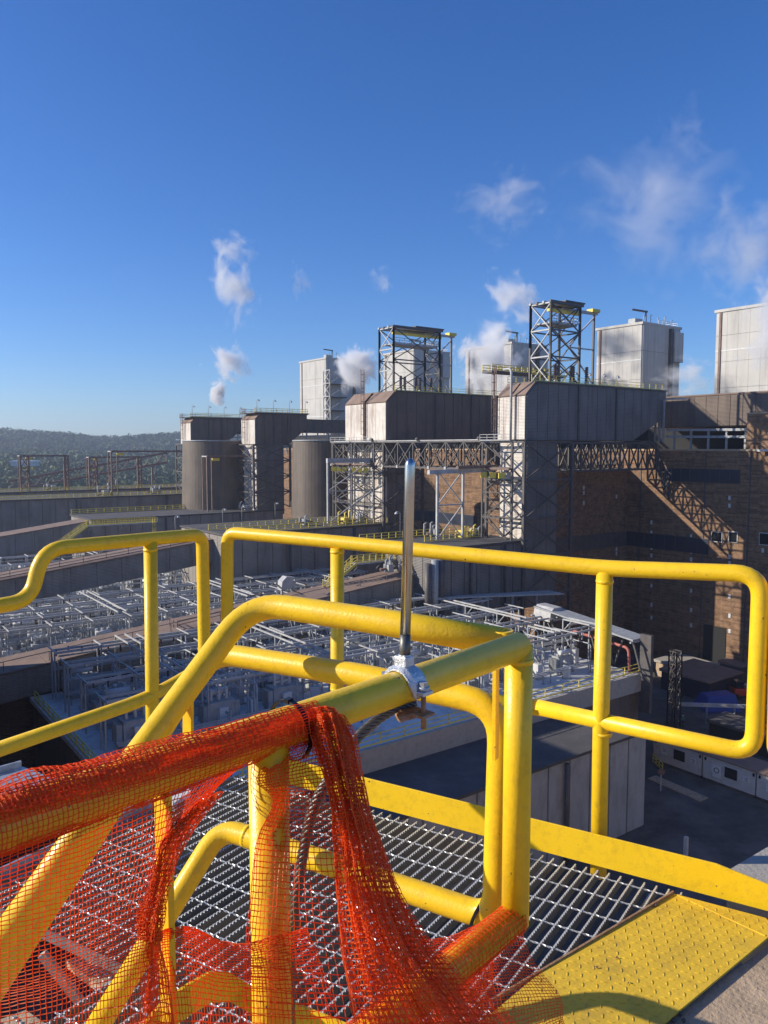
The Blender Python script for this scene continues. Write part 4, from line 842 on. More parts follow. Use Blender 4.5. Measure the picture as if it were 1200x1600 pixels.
for sx in (-.7, 2.2):
    for sy in (-1.1, 1.1): MB().tube([q + Vector((sx, sy - .15, .5)), q + Vector((sx, sy + .15, .5))], .5, 14).build('wheel', BLACK, ld)
# overhead pipe between mast and right
op = thing('overhead_pipe', 'long pale pipe crossing the yard behind the lattice mast', 'pipe', gxy(1120, 1130)); p0, p1 = gxy(1060, 1128) + Vector((0, 0, 2.8)), gxy(1200, 1135) + Vector((0, 0, 3.0)); beam(op, 'pipe', p0, p1, .5, STEELL); 
for k in range(4): q = p0.lerp(p1, k / 3.2); beam(op, 'support', Vector((q.x, q.y, 0)), q, .2, STEELM)
# lattice mast
ms_ = thing('lattice_mast', 'dark lattice steel mast standing in the yard', 'mast', gxy(1052, 1135)); q = gxy(1052, 1135)
P = [q + NV * x * .65 + WV * y * .65 for x, y in ((-1, -1), (1, -1), (1, 1), (-1, 1))]
for i in range(4): braced_column_bay(ms_, P[i], P[(i + 1) % 4], 0, 11.6, 6, STEELD, .18, .08)
# barrier railings along the kerb, road kerb
q0, q1 = gxy(1020, 1190), gxy(1035, 1205); rail_run([q0, q1], 'faded yellow barrier at the end of the trailers', m=YFAR, step=1.2, r=.08)
struct(MB().bar(gxy(1018, 1215) + Vector((0, 0, .06)), gxy(1100, 1250) + Vector((0, 0, .06)), 1.6, .12).build('gravel_strip', CONC)) 
# big walkway block in the lower right: low building top in shadow and white post
tag(MB().bar(gxy(1071, 1346), gxy(1071, 1346) + Vector((0, 0, 2.6)), .35).build('marker_post', WHITE), 'white marker post in the dark yard below the toe board', 'post')
# ---------------------------------------------------------------- the worker in the yard
def person(q, rz):
    me = bpy.data.meshes.new('person'); vs = [(0, 0, .95), (0, .01, 1.15), (0, .02, 1.38), (0, .0, 1.50), (0, -.03, 1.60), (0, -.03, 1.70),
      (-.19, .02, 1.42), (-.27, .10, 1.16), (-.25, -.02, .92), (.19, .02, 1.42), (.27, -.08, 1.16), (.26, -.25, 1.0),
      (-.10, 0, .90), (-.11, -.20, .52), (-.11, -.30, .09), (-.11, -.44, .04), (.10, 0, .90), (.11, .06, .50), (.11, .34, .14), (.11, .26, .04)]
    ed = [(0, 1), (1, 2), (2, 3), (3, 4), (4, 5), (2, 6), (6, 7), (7, 8), (2, 9), (9, 10), (10, 11), (0, 12), (12, 13), (13, 14), (14, 15), (0, 16), (16, 17), (17, 18), (18, 19)]
    rr_ = [.15, .15, .17, .06, .095, .10, .075, .05, .04, .075, .05, .04, .10, .07, .05, .05, .10, .07, .05, .05]
    me.from_pydata(vs, ed, []); o = bpy.data.objects.new('person', me); COL.objects.link(o); me.materials.append(SKIN)
    sk = o.modifiers.new('skin', 'SKIN'); 
    for i, r_ in enumerate(rr_): me.skin_vertices[0].data[i].radius = (r_, r_ * .85) if me.skin_vertices else (r_, r_)
    me.skin_vertices[0].data[0].use_root = True; sb_ = o.modifiers.new('subdivision', 'SUBSURF'); sb_.levels = 1; sb_.render_levels = 1
    o.location = q; o.rotation_euler = (0, 0, rz); return o
try:
    pn = person(gxy(1067, 1136), R(200))
except Exception as e:
    me = bpy.data.meshes['person']; print('skin', e); raise
tag(pn, 'worker in green shirt and dark trousers walking in the yard by the mast', 'person')
tr_ = MB().tube([Vector((0, 0, .98)), Vector((0, .01, 1.2)), Vector((0, .02, 1.45)), Vector((0, .0, 1.50))], [.19, .19, .23, .10], 12).build('shirt', SHIRT, pn, local=True)
MB().tube([Vector((-.27, .10, 1.14)), Vector((-.19, .02, 1.45))], [.075, .10], 8).build('sleeve', SHIRT, pn, local=True); MB().tube([Vector((.27, -.08, 1.14)), Vector((.19, .02, 1.45))], [.075, .10], 8).build('sleeve', SHIRT, pn, local=True)
m = MB(); m.tube([Vector((-.11, -.30, .12)), Vector((-.11, -.20, .52)), Vector((-.08, 0, .95))], [.07, .09, .13], 8); m.tube([Vector((.11, .34, .17)), Vector((.11, .06, .50)), Vector((.08, 0, .95))], [.07, .09, .13], 8); m.tube([Vector((0, 0, .86)), Vector((0, 0, 1.02))], [.17, .18], 10); m.build('trousers', TROU, pn, local=True)
MB().tube([Vector((0, -.03, 1.70)), Vector((0, -.03, 1.76)), Vector((0, -.03, 1.82))], [.14, .125, .05], 10).build('hard_hat', HAIR, pn, local=True)
# ---------------------------------------------------------------- unseen wing at left, its bulk shaped to shade the near deck
wg = thing('unseen_wing', 'unseen brick wing outside the left border, shaped to shade the near deck', 'building', AB(-10, 84, -42))
MB().ab(-34, 9.5, 60, 105, -42, -2.0).build('wall', BRICK, wg); MB().ab(-34.2, 9.7, 59.8, 105.2, -2.0, -1.7).build('roof', ROOFD, wg)
# ---------------------------------------------------------------- haze
hz = bpy.data.materials.new('air_haze'); hz.use_nodes = True; N = hz.node_tree.nodes; N.remove(N['Principled BSDF']); v = N.new('ShaderNodeVolumePrincipled')
v.inputs['Color'].default_value = (.72, .82, 1, 1); v.inputs['Density'].default_value = .0002; v.inputs['Anisotropy'].default_value = .3; hz.node_tree.links.new(v.outputs[0], N['Material Output'].inputs['Volume'])
hb = MB().box(-2950, 2950, -2950, 2950, -1, H + 96).build('haze', hz); hb['kind'] = 'stuff'
# ---------------------------------------------------------------- steam
def steam_mat(name, dens, scale, thr, seed):
    m = bpy.data.materials.new(name); m.use_nodes = True; N = m.node_tree.nodes; L = m.node_tree.links; N.remove(N['Principled BSDF'])
    v = N.new('ShaderNodeVolumePrincipled'); v.inputs['Color'].default_value = (.995, .997, 1, 1); v.inputs['Anisotropy'].default_value = 0
    tc = N.new('ShaderNodeTexCoord'); n = N.new('ShaderNodeTexNoise'); n.noise_dimensions = '4D'; n.inputs['W'].default_value = seed; n.inputs['Scale'].default_value = scale; n.inputs['Detail'].default_value = 4.5; n.inputs['Roughness'].default_value = .6; n.inputs['Distortion'].default_value = .6
    L.new(tc.outputs['Object'], n.inputs['Vector'])
    # fall off towards the ellipsoid's rim
    ln = N.new('ShaderNodeVectorMath'); ln.operation = 'LENGTH'; L.new(tc.outputs['Object'], ln.inputs[0])
    mr = N.new('ShaderNodeMapRange'); mr.inputs[1].default_value = 1.0; mr.inputs[2].default_value = .15; mr.inputs[3].default_value = -1.1; mr.inputs[4].default_value = .12; L.new(ln.outputs['Value'], mr.inputs[0])
    c_ = N.new('ShaderNodeMath'); c_.operation = 'MULTIPLY'; c_.inputs[1].default_value = 3.2; L.new(n.outputs['Fac'], c_.inputs[0])
    a = N.new('ShaderNodeMath'); a.operation = 'ADD'; L.new(c_.outputs[0], a.inputs[0]); L.new(mr.outputs[0], a.inputs[1])
    s_ = N.new('ShaderNodeMath'); s_.operation = 'SUBTRACT'; L.new(a.outputs[0], s_.inputs[0]); s_.inputs[1].default_value = thr; s_.use_clamp = True
    d = N.new('ShaderNodeMath'); d.operation = 'MULTIPLY'; L.new(s_.outputs[0], d.inputs[0]); d.inputs[1].default_value = dens; L.new(d.outputs[0], v.inputs['Density'])
    L.new(v.outputs[0], N['Material Output'].inputs['Volume']); return m
def puff(lab, px, py, d, rw, rh, dens, seed, thr=.5, tilt=0, scale=2.2):
    bm = MB(); n1, n2 = 12, 8
    for j in range(n2 + 1):
        th = math.pi * j / n2
        for i in range(n1): ph = 2 * math.pi * i / n1; bm.v.append(Vector((math.sin(th) * math.cos(ph), math.sin(th) * math.sin(ph), math.cos(th))))
    for j in range(n2):
        for i in range(n1): bm.f.append((j * n1 + i, (j + 1) * n1 + i, (j + 1) * n1 + (i + 1) % n1, j * n1 + (i + 1) % n1)); bm.sm.append(False)
    o = bm.build('steam_plume', steam_mat('steam_%d' % seed, dens, scale, thr, seed * 3.7)); s_ = d / F
    o.location = on_y(px, py, d); o.scale = (rw * s_, rw * s_, rh * s_); o.rotation_euler = (0, R(tilt), 0); stuff(o, lab, 'steam'); return o
puff('small bright puff of steam over the left silo', 341, 614, 235, 24, 32, 2.2, 1, 1.15)
puff('thin slanting steam above the left silo', 358, 566, 238, 62, 52, .9, 2, 1.36, 45)
puff('rounded steam cloud high above the left silo', 368, 452, 240, 70, 104, .5, 3, 1.36, -8, 2.6)
puff('faint tip of the steam column above the left silo', 362, 390, 240, 60, 60, .3, 12, 1.4, 0, 2.6)
puff('faint scrap of steam right of the left column', 470, 440, 240, 36, 60, .25, 13, 1.45, 0, 2.6)
puff('faint scrap of steam over the farthest boiler house', 596, 440, 230, 50, 44, .22, 14, 1.45, 0, 2.6)
puff('steam rolling before the farthest boiler house', 556, 580, 190, 62, 72, 1.5, 4, 1.3)
puff('thick steam rising beside the second boiler house', 768, 562, 198, 78, 108, 1.4, 5, 1.3, 15, 2.0)
puff('steam drifting up right above the thick plume', 800, 468, 198, 86, 66, .4, 6, 1.36, 50)
puff('faint scrap of steam high over the plume', 785, 322, 155, 120, 90, .13, 7, 1.42, 0, 2.8)
puff('large thin steam veil high at right', 1030, 325, 160, 230, 190, .06, 8, 1.36, 25, 3.0)
puff('steam drift at the upper right border', 1165, 385, 158, 130, 140, .14, 9, 1.34, -30, 2.8)
puff('steam beside the large boiler house at right border', 1205, 510, 150, 80, 140, .9, 10, 1.32, 0, 2.8)
puff('low steam between the boiler houses at right', 1075, 595, 175, 90, 56, .35, 11, 1.34)
# ================================================================ FOREGROUND: platform, handrails, pole, net
OD = .056; RR = OD / 2; ZF = -1.449          # pipe diameter, floor level below the eye
D1 = dirvp(-1530); D2 = dirvp(1450); DG = dirvp(1706)
T0 = on_z(452, 1228, ZF)                     # a point on the outer edge of the grating
T1 = on_z(1200, 1427, ZF); DT = (T1 - T0).normalized()
# ---- platform
plat = thing('grating_platform', 'galvanized serrated steel grating platform with yellow toe board and yellow checker plate', 'platform', T0)
def FL(u, v, dz=0): return T0 + DT * u - D2 * v + Vector((0, 0, dz))   # u along the toe board, v back towards the viewer
# serrated bearing bars
def bar_mesh(L, name):
    m = MB(); n = int(L / .0135); top = []; tops = []
    for i in range(n):
        t = i * .0135; top += [(t, .0), (t + .0085, .0), (t + .0092, -.005), (t + .0125, -.005)]
    top.append((L, 0))
    h = .0026
    lo = [(0, -.032), (L, -.032)]
    # each tooth as a small quad strip on both sides plus top
    for k in range(len(top) - 1):
        (x0, z0), (x1, z1) = top[k], top[k + 1]
        m.quad((x0, -h, z0), (x1, -h, z1), (x1, h, z1), (x0, h, z0)); tops.append(len(m.f) - 1)
    for s_ in (-h, h):
        for k in range(0, len(top) - 1):
            (x0, z0), (x1, z1) = top[k], top[k + 1]
            m.quad((x0, s_, -.006), (x1, s_, -.006), (x1, s_, z1), (x0, s_, z0))
        m.quad((0, s_, -.032), (L, s_, -.032), (L, s_, -.006), (0, s_, -.006))
    m.quad((0, -h, -.032), (L, -h, -.032), (L, h, -.032), (0, h, -.032))
    m.quad((0, -h, -.032), (0, h, -.032), (0, h, -.0), (0, -h, 0))
    me = bpy.data.meshes.new(name); me.from_pydata([tuple(q) for q in m.v], [], m.f); me.materials.append(BARS); me.materials.append(GLINT)
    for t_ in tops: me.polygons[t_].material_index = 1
    return me
pz_ = ZF; ce0, ce1 = on_z(1052, 1396, pz_), on_z(852, 1513, pz_); cn = Vector((-(ce1 - ce0).y, (ce1 - ce0).x, 0)).normalized()
if cn.x < 0: cn = -cn
def clip_len(p, d, L, over=.05):              # length until the plate's left edge plus an overlap
    k_ = d.dot(cn); s0 = (p - ce0).dot(cn) - over
    if s0 >= 0: return 0
    return min(L, -s0 / k_) if k_ > 1e-6 else L
BARSET = {}
def bar_of(L):
    q_ = round(L / .12) * .12
    if q_ < .1: return None
    if q_ not in BARSET: BARSET[q_] = bar_mesh(q_, 'bearing_bar')
    return BARSET[q_]
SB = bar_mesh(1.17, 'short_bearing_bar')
rot = Matrix.Rotation(math.atan2(-D2.y, -D2.x), 4, 'Z')
u = -.31; k = 0
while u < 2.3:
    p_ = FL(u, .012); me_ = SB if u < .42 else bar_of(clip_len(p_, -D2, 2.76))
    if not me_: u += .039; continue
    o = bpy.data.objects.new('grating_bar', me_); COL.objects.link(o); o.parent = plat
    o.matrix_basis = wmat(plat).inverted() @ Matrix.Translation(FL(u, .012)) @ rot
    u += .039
# twisted cross rods
def rod_mesh(L):
    m = MB(); n = int(L / .012); h = .0029
    for i in range(n + 1):
        a = i * .9; x = L * i / n
        for q in range(4): m.v.append(Vector((x, h * math.cos(a + q * math.pi / 2), h * math.sin(a + q * math.pi / 2))))
    for i in range(n):
        for q in range(4):
            m.f.append((i * 4 + q, i * 4 + (q + 1) % 4, i * 4 + 4 + (q + 1) % 4, i * 4 + 4 + q)); m.sm.append(False)
    me = bpy.data.meshes.new('cross_rod'); me.from_pydata([tuple(q) for q in m.v], [], m.f); me.materials.append(GALV); return me
rt = Matrix.Rotation(math.atan2(DT.y, DT.x), 4, 'Z')
for k in range(24):
    v = .05 + k * .112; p_ = FL(-.32 if v < 1.17 else .41, v, -.0035)
    L_ = clip_len(p_, DT, 4.0, .03)
    if L_ < .1: continue
    o = bpy.data.objects.new('cross_rod', rod_mesh(L_)); COL.objects.link(o); o.parent = plat
    o.matrix_basis = wmat(plat).inverted() @ Matrix.Translation(p_) @ rt
# support beams below
for u_ in (-.33, .42, 1.5):
    b = MB().bar(FL(u_, .0, -.12), FL(u_, 1.17 if u_ < 0 else 2.7, -.12), .008, .16); b.build('support_beam', GALV, plat)
MB().bar(FL(-.33, 1.18, -.018), FL(.41, 1.18, -.018), .006, .034).build('edge_angle', BARS, plat)
MB().bar(FL(-.325, 0, -.018), FL(-.325, 1.18, -.018), .008, .1).build('edge_angle', GALV, plat)
# toe board
nT = Vector((DT.y, -DT.x, 0))               # towards the viewer
if nT.y > 0: nT = -nT
tb = MB(); ta = T0 - DT * .12; tl = 1.86
tb.prism([ta + Vector((0, 0, .006)), ta + DT * tl + Vector((0, 0, .006)), ta + DT * (tl + .3) + Vector((0, 0, .006)), ta + DT * (tl + .3) + Vector((0, 0, .06)), ta + DT * (tl - .04) + Vector((0, 0, .118)), ta + Vector((0, 0, .118))], nT * -.007)
tb.build('toe_board', YEL, plat, bevel=.0015)
# checker plate with raised lugs
pz = ZF + .006
poly = [on_z(1052, 1396, pz), on_z(1196, 1434, pz), on_z(1215, 1452, pz), on_z(1033, 1602, pz), on_z(940, 1680, pz), on_z(700, 1640, pz), on_z(852, 1513, pz)]
cpm = MB().prism([q - Vector((0, 0, .006)) for q in poly], (0, 0, .006)); plate = cpm.build('checker_plate', YPL, plat)
def inside(x, y, pl):
    c = False; n = len(pl)
    for i in range(n):
        a, b = pl[i], pl[(i + 1) % n]
        if (a.y > y) != (b.y > y) and x < (b.x - a.x) * (y - a.y) / (b.y - a.y) + a.x: c = not c
    return c
lug = MB(); e1 = (poly[6] - poly[0]).normalized(); e2 = Vector((-e1.y, e1.x, 0)); s_ = .0265
for i in range(-60, 61):
    for j in range(-60, 61):
        c = poly[0] + e1 * i * s_ + e2 * (j * s_)
        cc = [c + e1 * .012 + e2 * .0, c - e1 * .012, c + e2 * .012, c - e2 * .012]
        if not all(inside(q.x, q.y, poly) for q in cc): continue
        an = R(38) if (i + j) % 2 == 0 else R(-52); d = e1 * math.cos(an) + e2 * math.sin(an); w = Vector((-d.y, d.x, 0)); L_ = .0115; q = .0032
        b0 = len(lug.v); lug.v += [c + d * L_, c + w * q, c - d * L_, c - w * q, c + d * L_ * .45 + Vector((0, 0, .0021)), c - d * L_ * .45 + Vector((0, 0, .0021))]
        for f in ((0, 1, 4), (1, 5, 4), (1, 2, 5), (2, 3, 5), (3, 4, 5), (3, 0, 4)): lug.f.append(tuple(b0 + t for t in f)); lug.sm.append(True)
lg = lug.build('raised_lugs', YPL, plat); lg['kind'] = 'stuff'
# seam strip on the plate and the dark angle along the grating
MB().bar(poly[0] + Vector((0, 0, .003)), poly[6] + (poly[6] - poly[0]) * .35 + Vector((0, 0, -.004)), .006, .012).build('edge_angle', RUST, plat)
MB().bar(on_z(1058, 1398, ZF + .007), on_z(1196, 1462, ZF + .007), .004, .003).build('weld_seam', YPL, plat)
# ---- own building: roof edge slabs
ow = thing('host_building', 'concrete roof edge of the tall building the photo is taken from', 'building', AB(0, -10, -42))
_e = on_z(1118, 1531, ZF); eb = _e.dot(WV); _q = on_z(1137, 1360, ZF); qa, qb = _q.dot(NV), _q.dot(WV)
MB().ab(-40, 90, -60, eb, ZF - .35, ZF - .012).build('roof_slab', CONC, ow)
MB().ab(qa, 90, eb + .01, qb, ZF - .3, ZF - .0).build('parapet', CONCL, ow)
MB().ab(-40, 90, -60, 1.10, -42, ZF - .36).build('wall', CONC, ow)
# leaf litter and twigs
rng = random.Random(4)
for k, (px, py, lab) in enumerate([(1024, 1413, 'curled dry brown leaf on the checker plate near the toe board'), (963, 1497, 'small dark crumb of leaf in the middle of the checker plate'), (981, 1536, 'thin dark twig scrap low on the checker plate'), (932, 1512, 'tiny leaf fragment left of the middle of the checker plate')]):
    c = on_z(px, py, ZF + .008); L_ = .022 if k == 0 else .008; an = rng.random() * 3
    d = Vector((math.cos(an), math.sin(an), 0)); w = Vector((-d.y, d.x, 0)) * L_ * .3; d = d * L_
    m = MB(); m.quad(c - d, c - d * .3 - w + Vector((0, 0, .002)), c + Vector((0, 0, .006)), c - d * .3 + w + Vector((0, 0, .002))); m.quad(c - d * .3 - w + Vector((0, 0, .002)), c + d * .5 - w * .8, c + d, c + Vector((0, 0, .006))); m.quad(c - d * .3 + w + Vector((0, 0, .002)), c + Vector((0, 0, .006)), c + d, c + d * .5 + w * .8 + Vector((0, 0, .003)))
    tag(m.build('dry_leaf', RUST), lab, 'leaf')
c = [on_z(x, y, ZF + .004) for x, y in ((1040, 1602), (1052, 1590), (1062, 1580), (1068, 1590))]
for q, lab in zip(c, ('dark grit lump beside the checker plate corner', 'dark grit crumb on the concrete nearest the checker plate', 'small stone crumb on the concrete edge', 'dark pebble on the bare concrete at lower right')):
    m = MB(); 
    m.tube([q + Vector((0, 0, -.012)), q + Vector((.001, 0, -.006)), q + Vector((.002, .001, -.002))], [.004, .006, .003], 5); tag(m.build('pebble', ROOFD), lab, 'pebble')

# ---- back handrail (beyond the toe board)
P0 = on_z(527, 1248, ZF); P0 = T0 + DT * ((P0 - T0).dot(DT)) - nT * .055; 
def B(px, py): return on_v(px, py, P0, DT)
def pipe(parent, pts, name='rail', r=RR, m=YEL, n=20): return MB().tube(pts, r, n).build(name, m, parent)
back = thing('handrail', 'yellow pipe handrail along the far edge of the grating with rounded right end', 'handrail', B(945, 1362))
topz = B(945, 889).z
def Bz(px, z):                               # point of the handrail plane at a pixel column and level
    d = ray(px, 800); n = Vector((DT.y, -DT.x, 0)); t = (P0 - EYE).dot(n) / Vector((d.x, d.y, 0)).dot(n); return Vector((d.x * t, d.y * t, z + H))
loop = [B(840, 1105), B(1178, 1178), B(1190, 897), B(945, 888), B(527, 847), B(355, 832), B(355, 1024), B(527, 1060)]
pipe(back, fillet(loop[:], [.07, .075, 3, 3, .06, .06]))
pipe(back, [B(527, 1058), B(700, 1085), B(845, 1107)])
pipe(back, [B(527, 856), B(527, 1085), B(527, 1250)], 'post')
pipe(back, [B(945, 893), B(939, 1130), B(935, 1368)], 'post')
pipe(back, [B(1205, 1060), B(1203, 1120), B(1202, 1185)], 'post', r=.024) if False else None
nxt = thing('handrail', 'edge of the next yellow handrail section at the right border', 'handrail', B(1214, 1185))
pipe(nxt, fillet([B(1300, 900), B(1217, 895), B(1212, 1186), B(1300, 1205)], .06)); pipe(nxt, [B(1260, 1195), B(1255, 1440)], 'post')
# ---- left handrail, set along the side of the platform
PL = on_z(318, 834, -.381); DL = dirvp(1600)
def Lp(px, py): return on_v(px, py, PL, DL)
left = thing('handrail', 'yellow pipe handrail at left with a swan neck bend stepping down', 'handrail', Lp(235, 1350))
pipe(left, fillet([Lp(-90, 962), Lp(48, 938), Lp(66, 858), Lp(235, 842), Lp(316, 835), Lp(320, 1040), Lp(235, 1090), Lp(-90, 1201)], [.10, .13, 2, .055, .05, 2]))
pipe(left, [Lp(235, 846), Lp(238, 1090), Lp(241, 1350)], 'post')
# ---- guard frame round the stair head
G0 = on_z(533, 1106, -.38)
def G(px, py): return on_v(px, py, G0, DG)
def Gx(px, dz=0):                            # centre of the near top rail at a pixel column
    d = ray(px, 800); n = Vector((DG.y, -DG.x, 0)); t = (G0 - EYE).dot(n) / Vector((d.x, d.y, 0)).dot(n); return Vector((d.x * t, d.y * t, H - .38 + dz))
frame = thing('guardrail_frame', 'yellow pipe guard frame round the stair head, wrapped in orange mesh at left', 'guardrail', Vector((*Gx(813).xy, H + ZF)))
cor = Gx(814); post_b = Vector((cor.x, cor.y, H - .925)); RG = .0272
pipe(frame, [Gx(-260), Gx(0), Gx(300), Gx(600), cor + DG * .002], 'top_rail', RG)
pipe(frame, [cor + Vector((0, 0, .002)), Vector((cor.x, cor.y, H - .62)), post_b - Vector((0, 0, .012))], 'corner_post', RG)
pipe(frame, [post_b, post_b - DG * .3, post_b - DG * 1.4], 'lower_rail', RG)
# weld fillets at the corner
for q in (cor,):
    MB().tube([q + Vector((0, 0, -RG - .004)), q + Vector((0, 0, -RG + .006))], [RG + .0006, RG + .0022], 20).build('weld', YEL, frame)
g410 = Gx(415); pipe(frame, [g410, g410 - Vector((0, 0, .5)), g410 - Vector((0, 0, 1.06))], 'post', RG)
g240 = Gx(244) - Vector((0, 0, .028)); MB().bar(g240, g240 - Vector((0, 0, 1.02)), .026, .009, up=DG).build('flat_bar', YEL, frame, bevel=.001)
# upper pipe and loop, running off along D1 then bending down the stair
U0 = on_z(790, 1003, -.38) ; LO = U0 + Vector((D1.y, -D1.x, 0)) * -.0
nU = Vector((-D1.y, D1.x, 0)); nU = nU if nU.y > 0 else -nU
LO = U0 + nU * .06
def U(px, py): return on_v(px, py, U0, D1)
def Lq(px, py): return on_v(px, py, LO, D1)
UB = U(392, 941); LB_ = Lq(330, 1019)
def Us(px, py): return on_v(px, py, UB, D2)
def Ls(px, py): return on_v(px, py, LB_, D2)
pipe(frame, fillet([Us(-60, 1560), Us(150, 1268), UB, U(600, 972), U(788, 1003)], [2, .11, 2]), 'stair_handrail', .0285)
LB2 = Lq(345, 1293)
def Lt(px, py): return on_v(px, py, LB2, D2)
pipe(frame, fillet([Ls(-60, 1620), Ls(130, 1330), LB_, Lq(560, 1055), Lq(784, 1102), Lq(773, 1436), Lq(560, 1365), LB2, Lt(130, 1640)], [2, .09, 2, .085, .06, 2, .07]), 'loop_rail', .0275)
pipe(frame, [U(786, 985), U(786, 1006)], 'stub', .02)
f1 = U(775, 1040); MB().bar(f1, U(774, 1186), .018, .008, up=D1).build('flat_bar', YEL, frame, bevel=.001)
f2 = Us(294, 1085); MB().bar(f2, Us(294, 1165), .028, .008, up=D2).build('flat_bar', YEL, frame, bevel=.001)
# toe plate of the stair head and stair stringer
def strip(pts, hgt, name, parent, m=YEL, th=.008, side=None):
    mb = MB()
    for i in range(len(pts) - 1):
        a, b = pts[i], pts[i + 1]; n = Vector(((b - a).y, -(b - a).x, 0)).normalized() * th
        dz = Vector((0, 0, -hgt)); mb.hexa([a + dz, b + dz, b + dz + n, a + dz + n, a, b, b + n, a + n])
    return mb.build(name, m, parent)
sc = [U(1000, 1800), U(700, 1668), U(460, 1569), U(392, 1540)]
cz = [on_v(x, y, U(392, 1540), D2) for x, y in ((360, 1520), (330, 1519), (296, 1538), (256, 1566), (150, 1690))]
strip(sc + cz, .075, 'stringer', frame)
# stair treads below, at left
st = thing('stair', 'steep galvanized stair with perforated treads at lower left', 'stair', on_z(150, 1560, -1.9))
for k, (pxs, zz) in enumerate([(((104, 1500), (134, 1489), (196, 1532), (168, 1550)), -1.75), (((-30, 1604), (40, 1578), (90, 1612), (20, 1650)), -2.0)]):
    q = [on_z(x, y, zz) for x, y in pxs]; MB().prism([p_ - Vector((0, 0, .03)) for p_ in q], (0, 0, .03)).build('tread', CONC, st)
    hm = MB()
    for i in range(1, 9):
        for j in range(1, 3):
            c0 = q[0].lerp(q[1], j / 3).lerp(q[3].lerp(q[2], j / 3), i / 9)
            hm.tube([c0 + Vector((0, 0, -.001)), c0 + Vector((0, 0, .004))], [.008, .005], 6)
    o = hm.build('tread_buttons', GALV, st); o['kind'] = 'stuff'
MB().bar(on_z(66, 1490, -1.8), on_z(160, 1610, -2.1), .022, .03).build('stair_brace', CONCL, st)
# scrap board and galvanized channel beyond
sb = thing('steel_channel', 'grey galvanized channel end below the platform at left border', 'beam', on_z(50, 1220, -1.7))
q = [on_z(x, y, -1.62) for x, y in ((-40, 1214), (33, 1197), (130, 1232), (200, 1290), (-40, 1240))]
MB().prism([p_ - Vector((0, 0, .01)) for p_ in q[:2] + [on_z(240, 1270, -1.62), on_z(180, 1310, -1.62)] + q[4:]], (0, 0, .01)).build('web', GALV, sb)
MB().bar(on_z(-40, 1216, -1.615), on_z(33, 1196, -1.615), .012, .05).build('flange', GALV, sb)
MB().bar(on_z(-40, 1240, -1.68), on_z(180, 1312, -1.68), .012, .12).build('flange', GALV, sb)
pk = MB(); q = [on_z(x, y, ZF + .02) for x, y in ((262, 1248), (292, 1228), (298, 1236), (270, 1256))]
tag(MB().prism([p_ - Vector((0, 0, .02)) for p_ in q], (0, 0, .02)).build('board', SIGN), 'small white painted board end on the grating behind the net', 'board')
# ---- lifeline stanchion
BP = Gx(632); top = on_y(641, 716, BP.y * 1.0)
pole = thing('stanchion', 'polished steel rod standing clamped on the near top rail', 'stanchion', BP)
jb = on_y(632.5, 1020, BP.y); ax = (top - jb).normalized(); rt_ = .0083
rodL = (top - jb).length
pts = [jb] + [jb + ax * (rodL - .012)] + [jb + ax * (rodL - .012 + .012 * math.sin(R(t))) for t in (20, 40, 60, 75, 88)]
MB().tube(pts, [rt_ * 1.02, rt_] + [rt_ * math.cos(R(t)) for t in (20, 40, 60, 75, 88)], 24).build('rod', CHROME, pole)
MB().tube([jb - ax * .002, jb + ax * .006, jb + ax * .008, jb + ax * .03], [.0092, .0092, .0089, .0086], 24).build('thread', ROPE, pole)
MB().tube([jb - ax * .040, jb - ax * .037, jb - ax * .012, jb + ax * -.002], [.0115, .0125, .0125, .0108], 6, smooth=False).build('hex_nut', ALU, pole)
MB().tube([jb - ax * .062, jb - ax * .040], [.0125, .0112], 12).build('boss', ALU, pole)
# saddle: a bridged arch over the pipe
sd_ = MB(); xd = DG; yd = Vector((0, 0, 1)); side = Vector((DG.y, -DG.x, 0))
rin, rout = RG + .0012, RG + .0085
def sadsec(off, a0, a1, ro):
    ring = []
    for k in range(13):
        an = a0 + (a1 - a0) * k / 12; ring.append((off, an, ro))
    return ring
wds = [(-.020, 18, 162, .003), (-.012, -20, 200, .008), (.012, -20, 200, .008), (.020, 18, 162, .003)]
rows = []
for off, a0, a1, th_ in wds:
    rows.append([[BP + xd * off + side * math.cos(R(a0 + (a1 - a0) * k / 16)) * rr_ + yd * math.sin(R(a0 + (a1 - a0) * k / 16)) * rr_ for k in range(17)] for rr_ in (rin, rin + th_)])
for i in range(3):
    for k in range(16):
        for q_ in (0, 1): sd_.quad(rows[i][q_][k], rows[i][q_][k + 1], rows[i + 1][q_][k + 1], rows[i + 1][q_][k])
for i in (0, 3):
    for k in range(16): sd_.quad(rows[i][0][k], rows[i][0][k + 1], rows[i][1][k + 1], rows[i][1][k])
for i in range(3):
    for k in (0, 16): sd_.quad(rows[i][0][k], rows[i + 1][0][k], rows[i + 1][1][k], rows[i][1][k])
sd_.build('saddle_clamp', ALU, pole)
MB().bar(BP + yd * (rin + .004), BP + yd * (rin + .022), .026, .022, up=DG).build('saddle_neck', ALU, pole, bevel=.003)
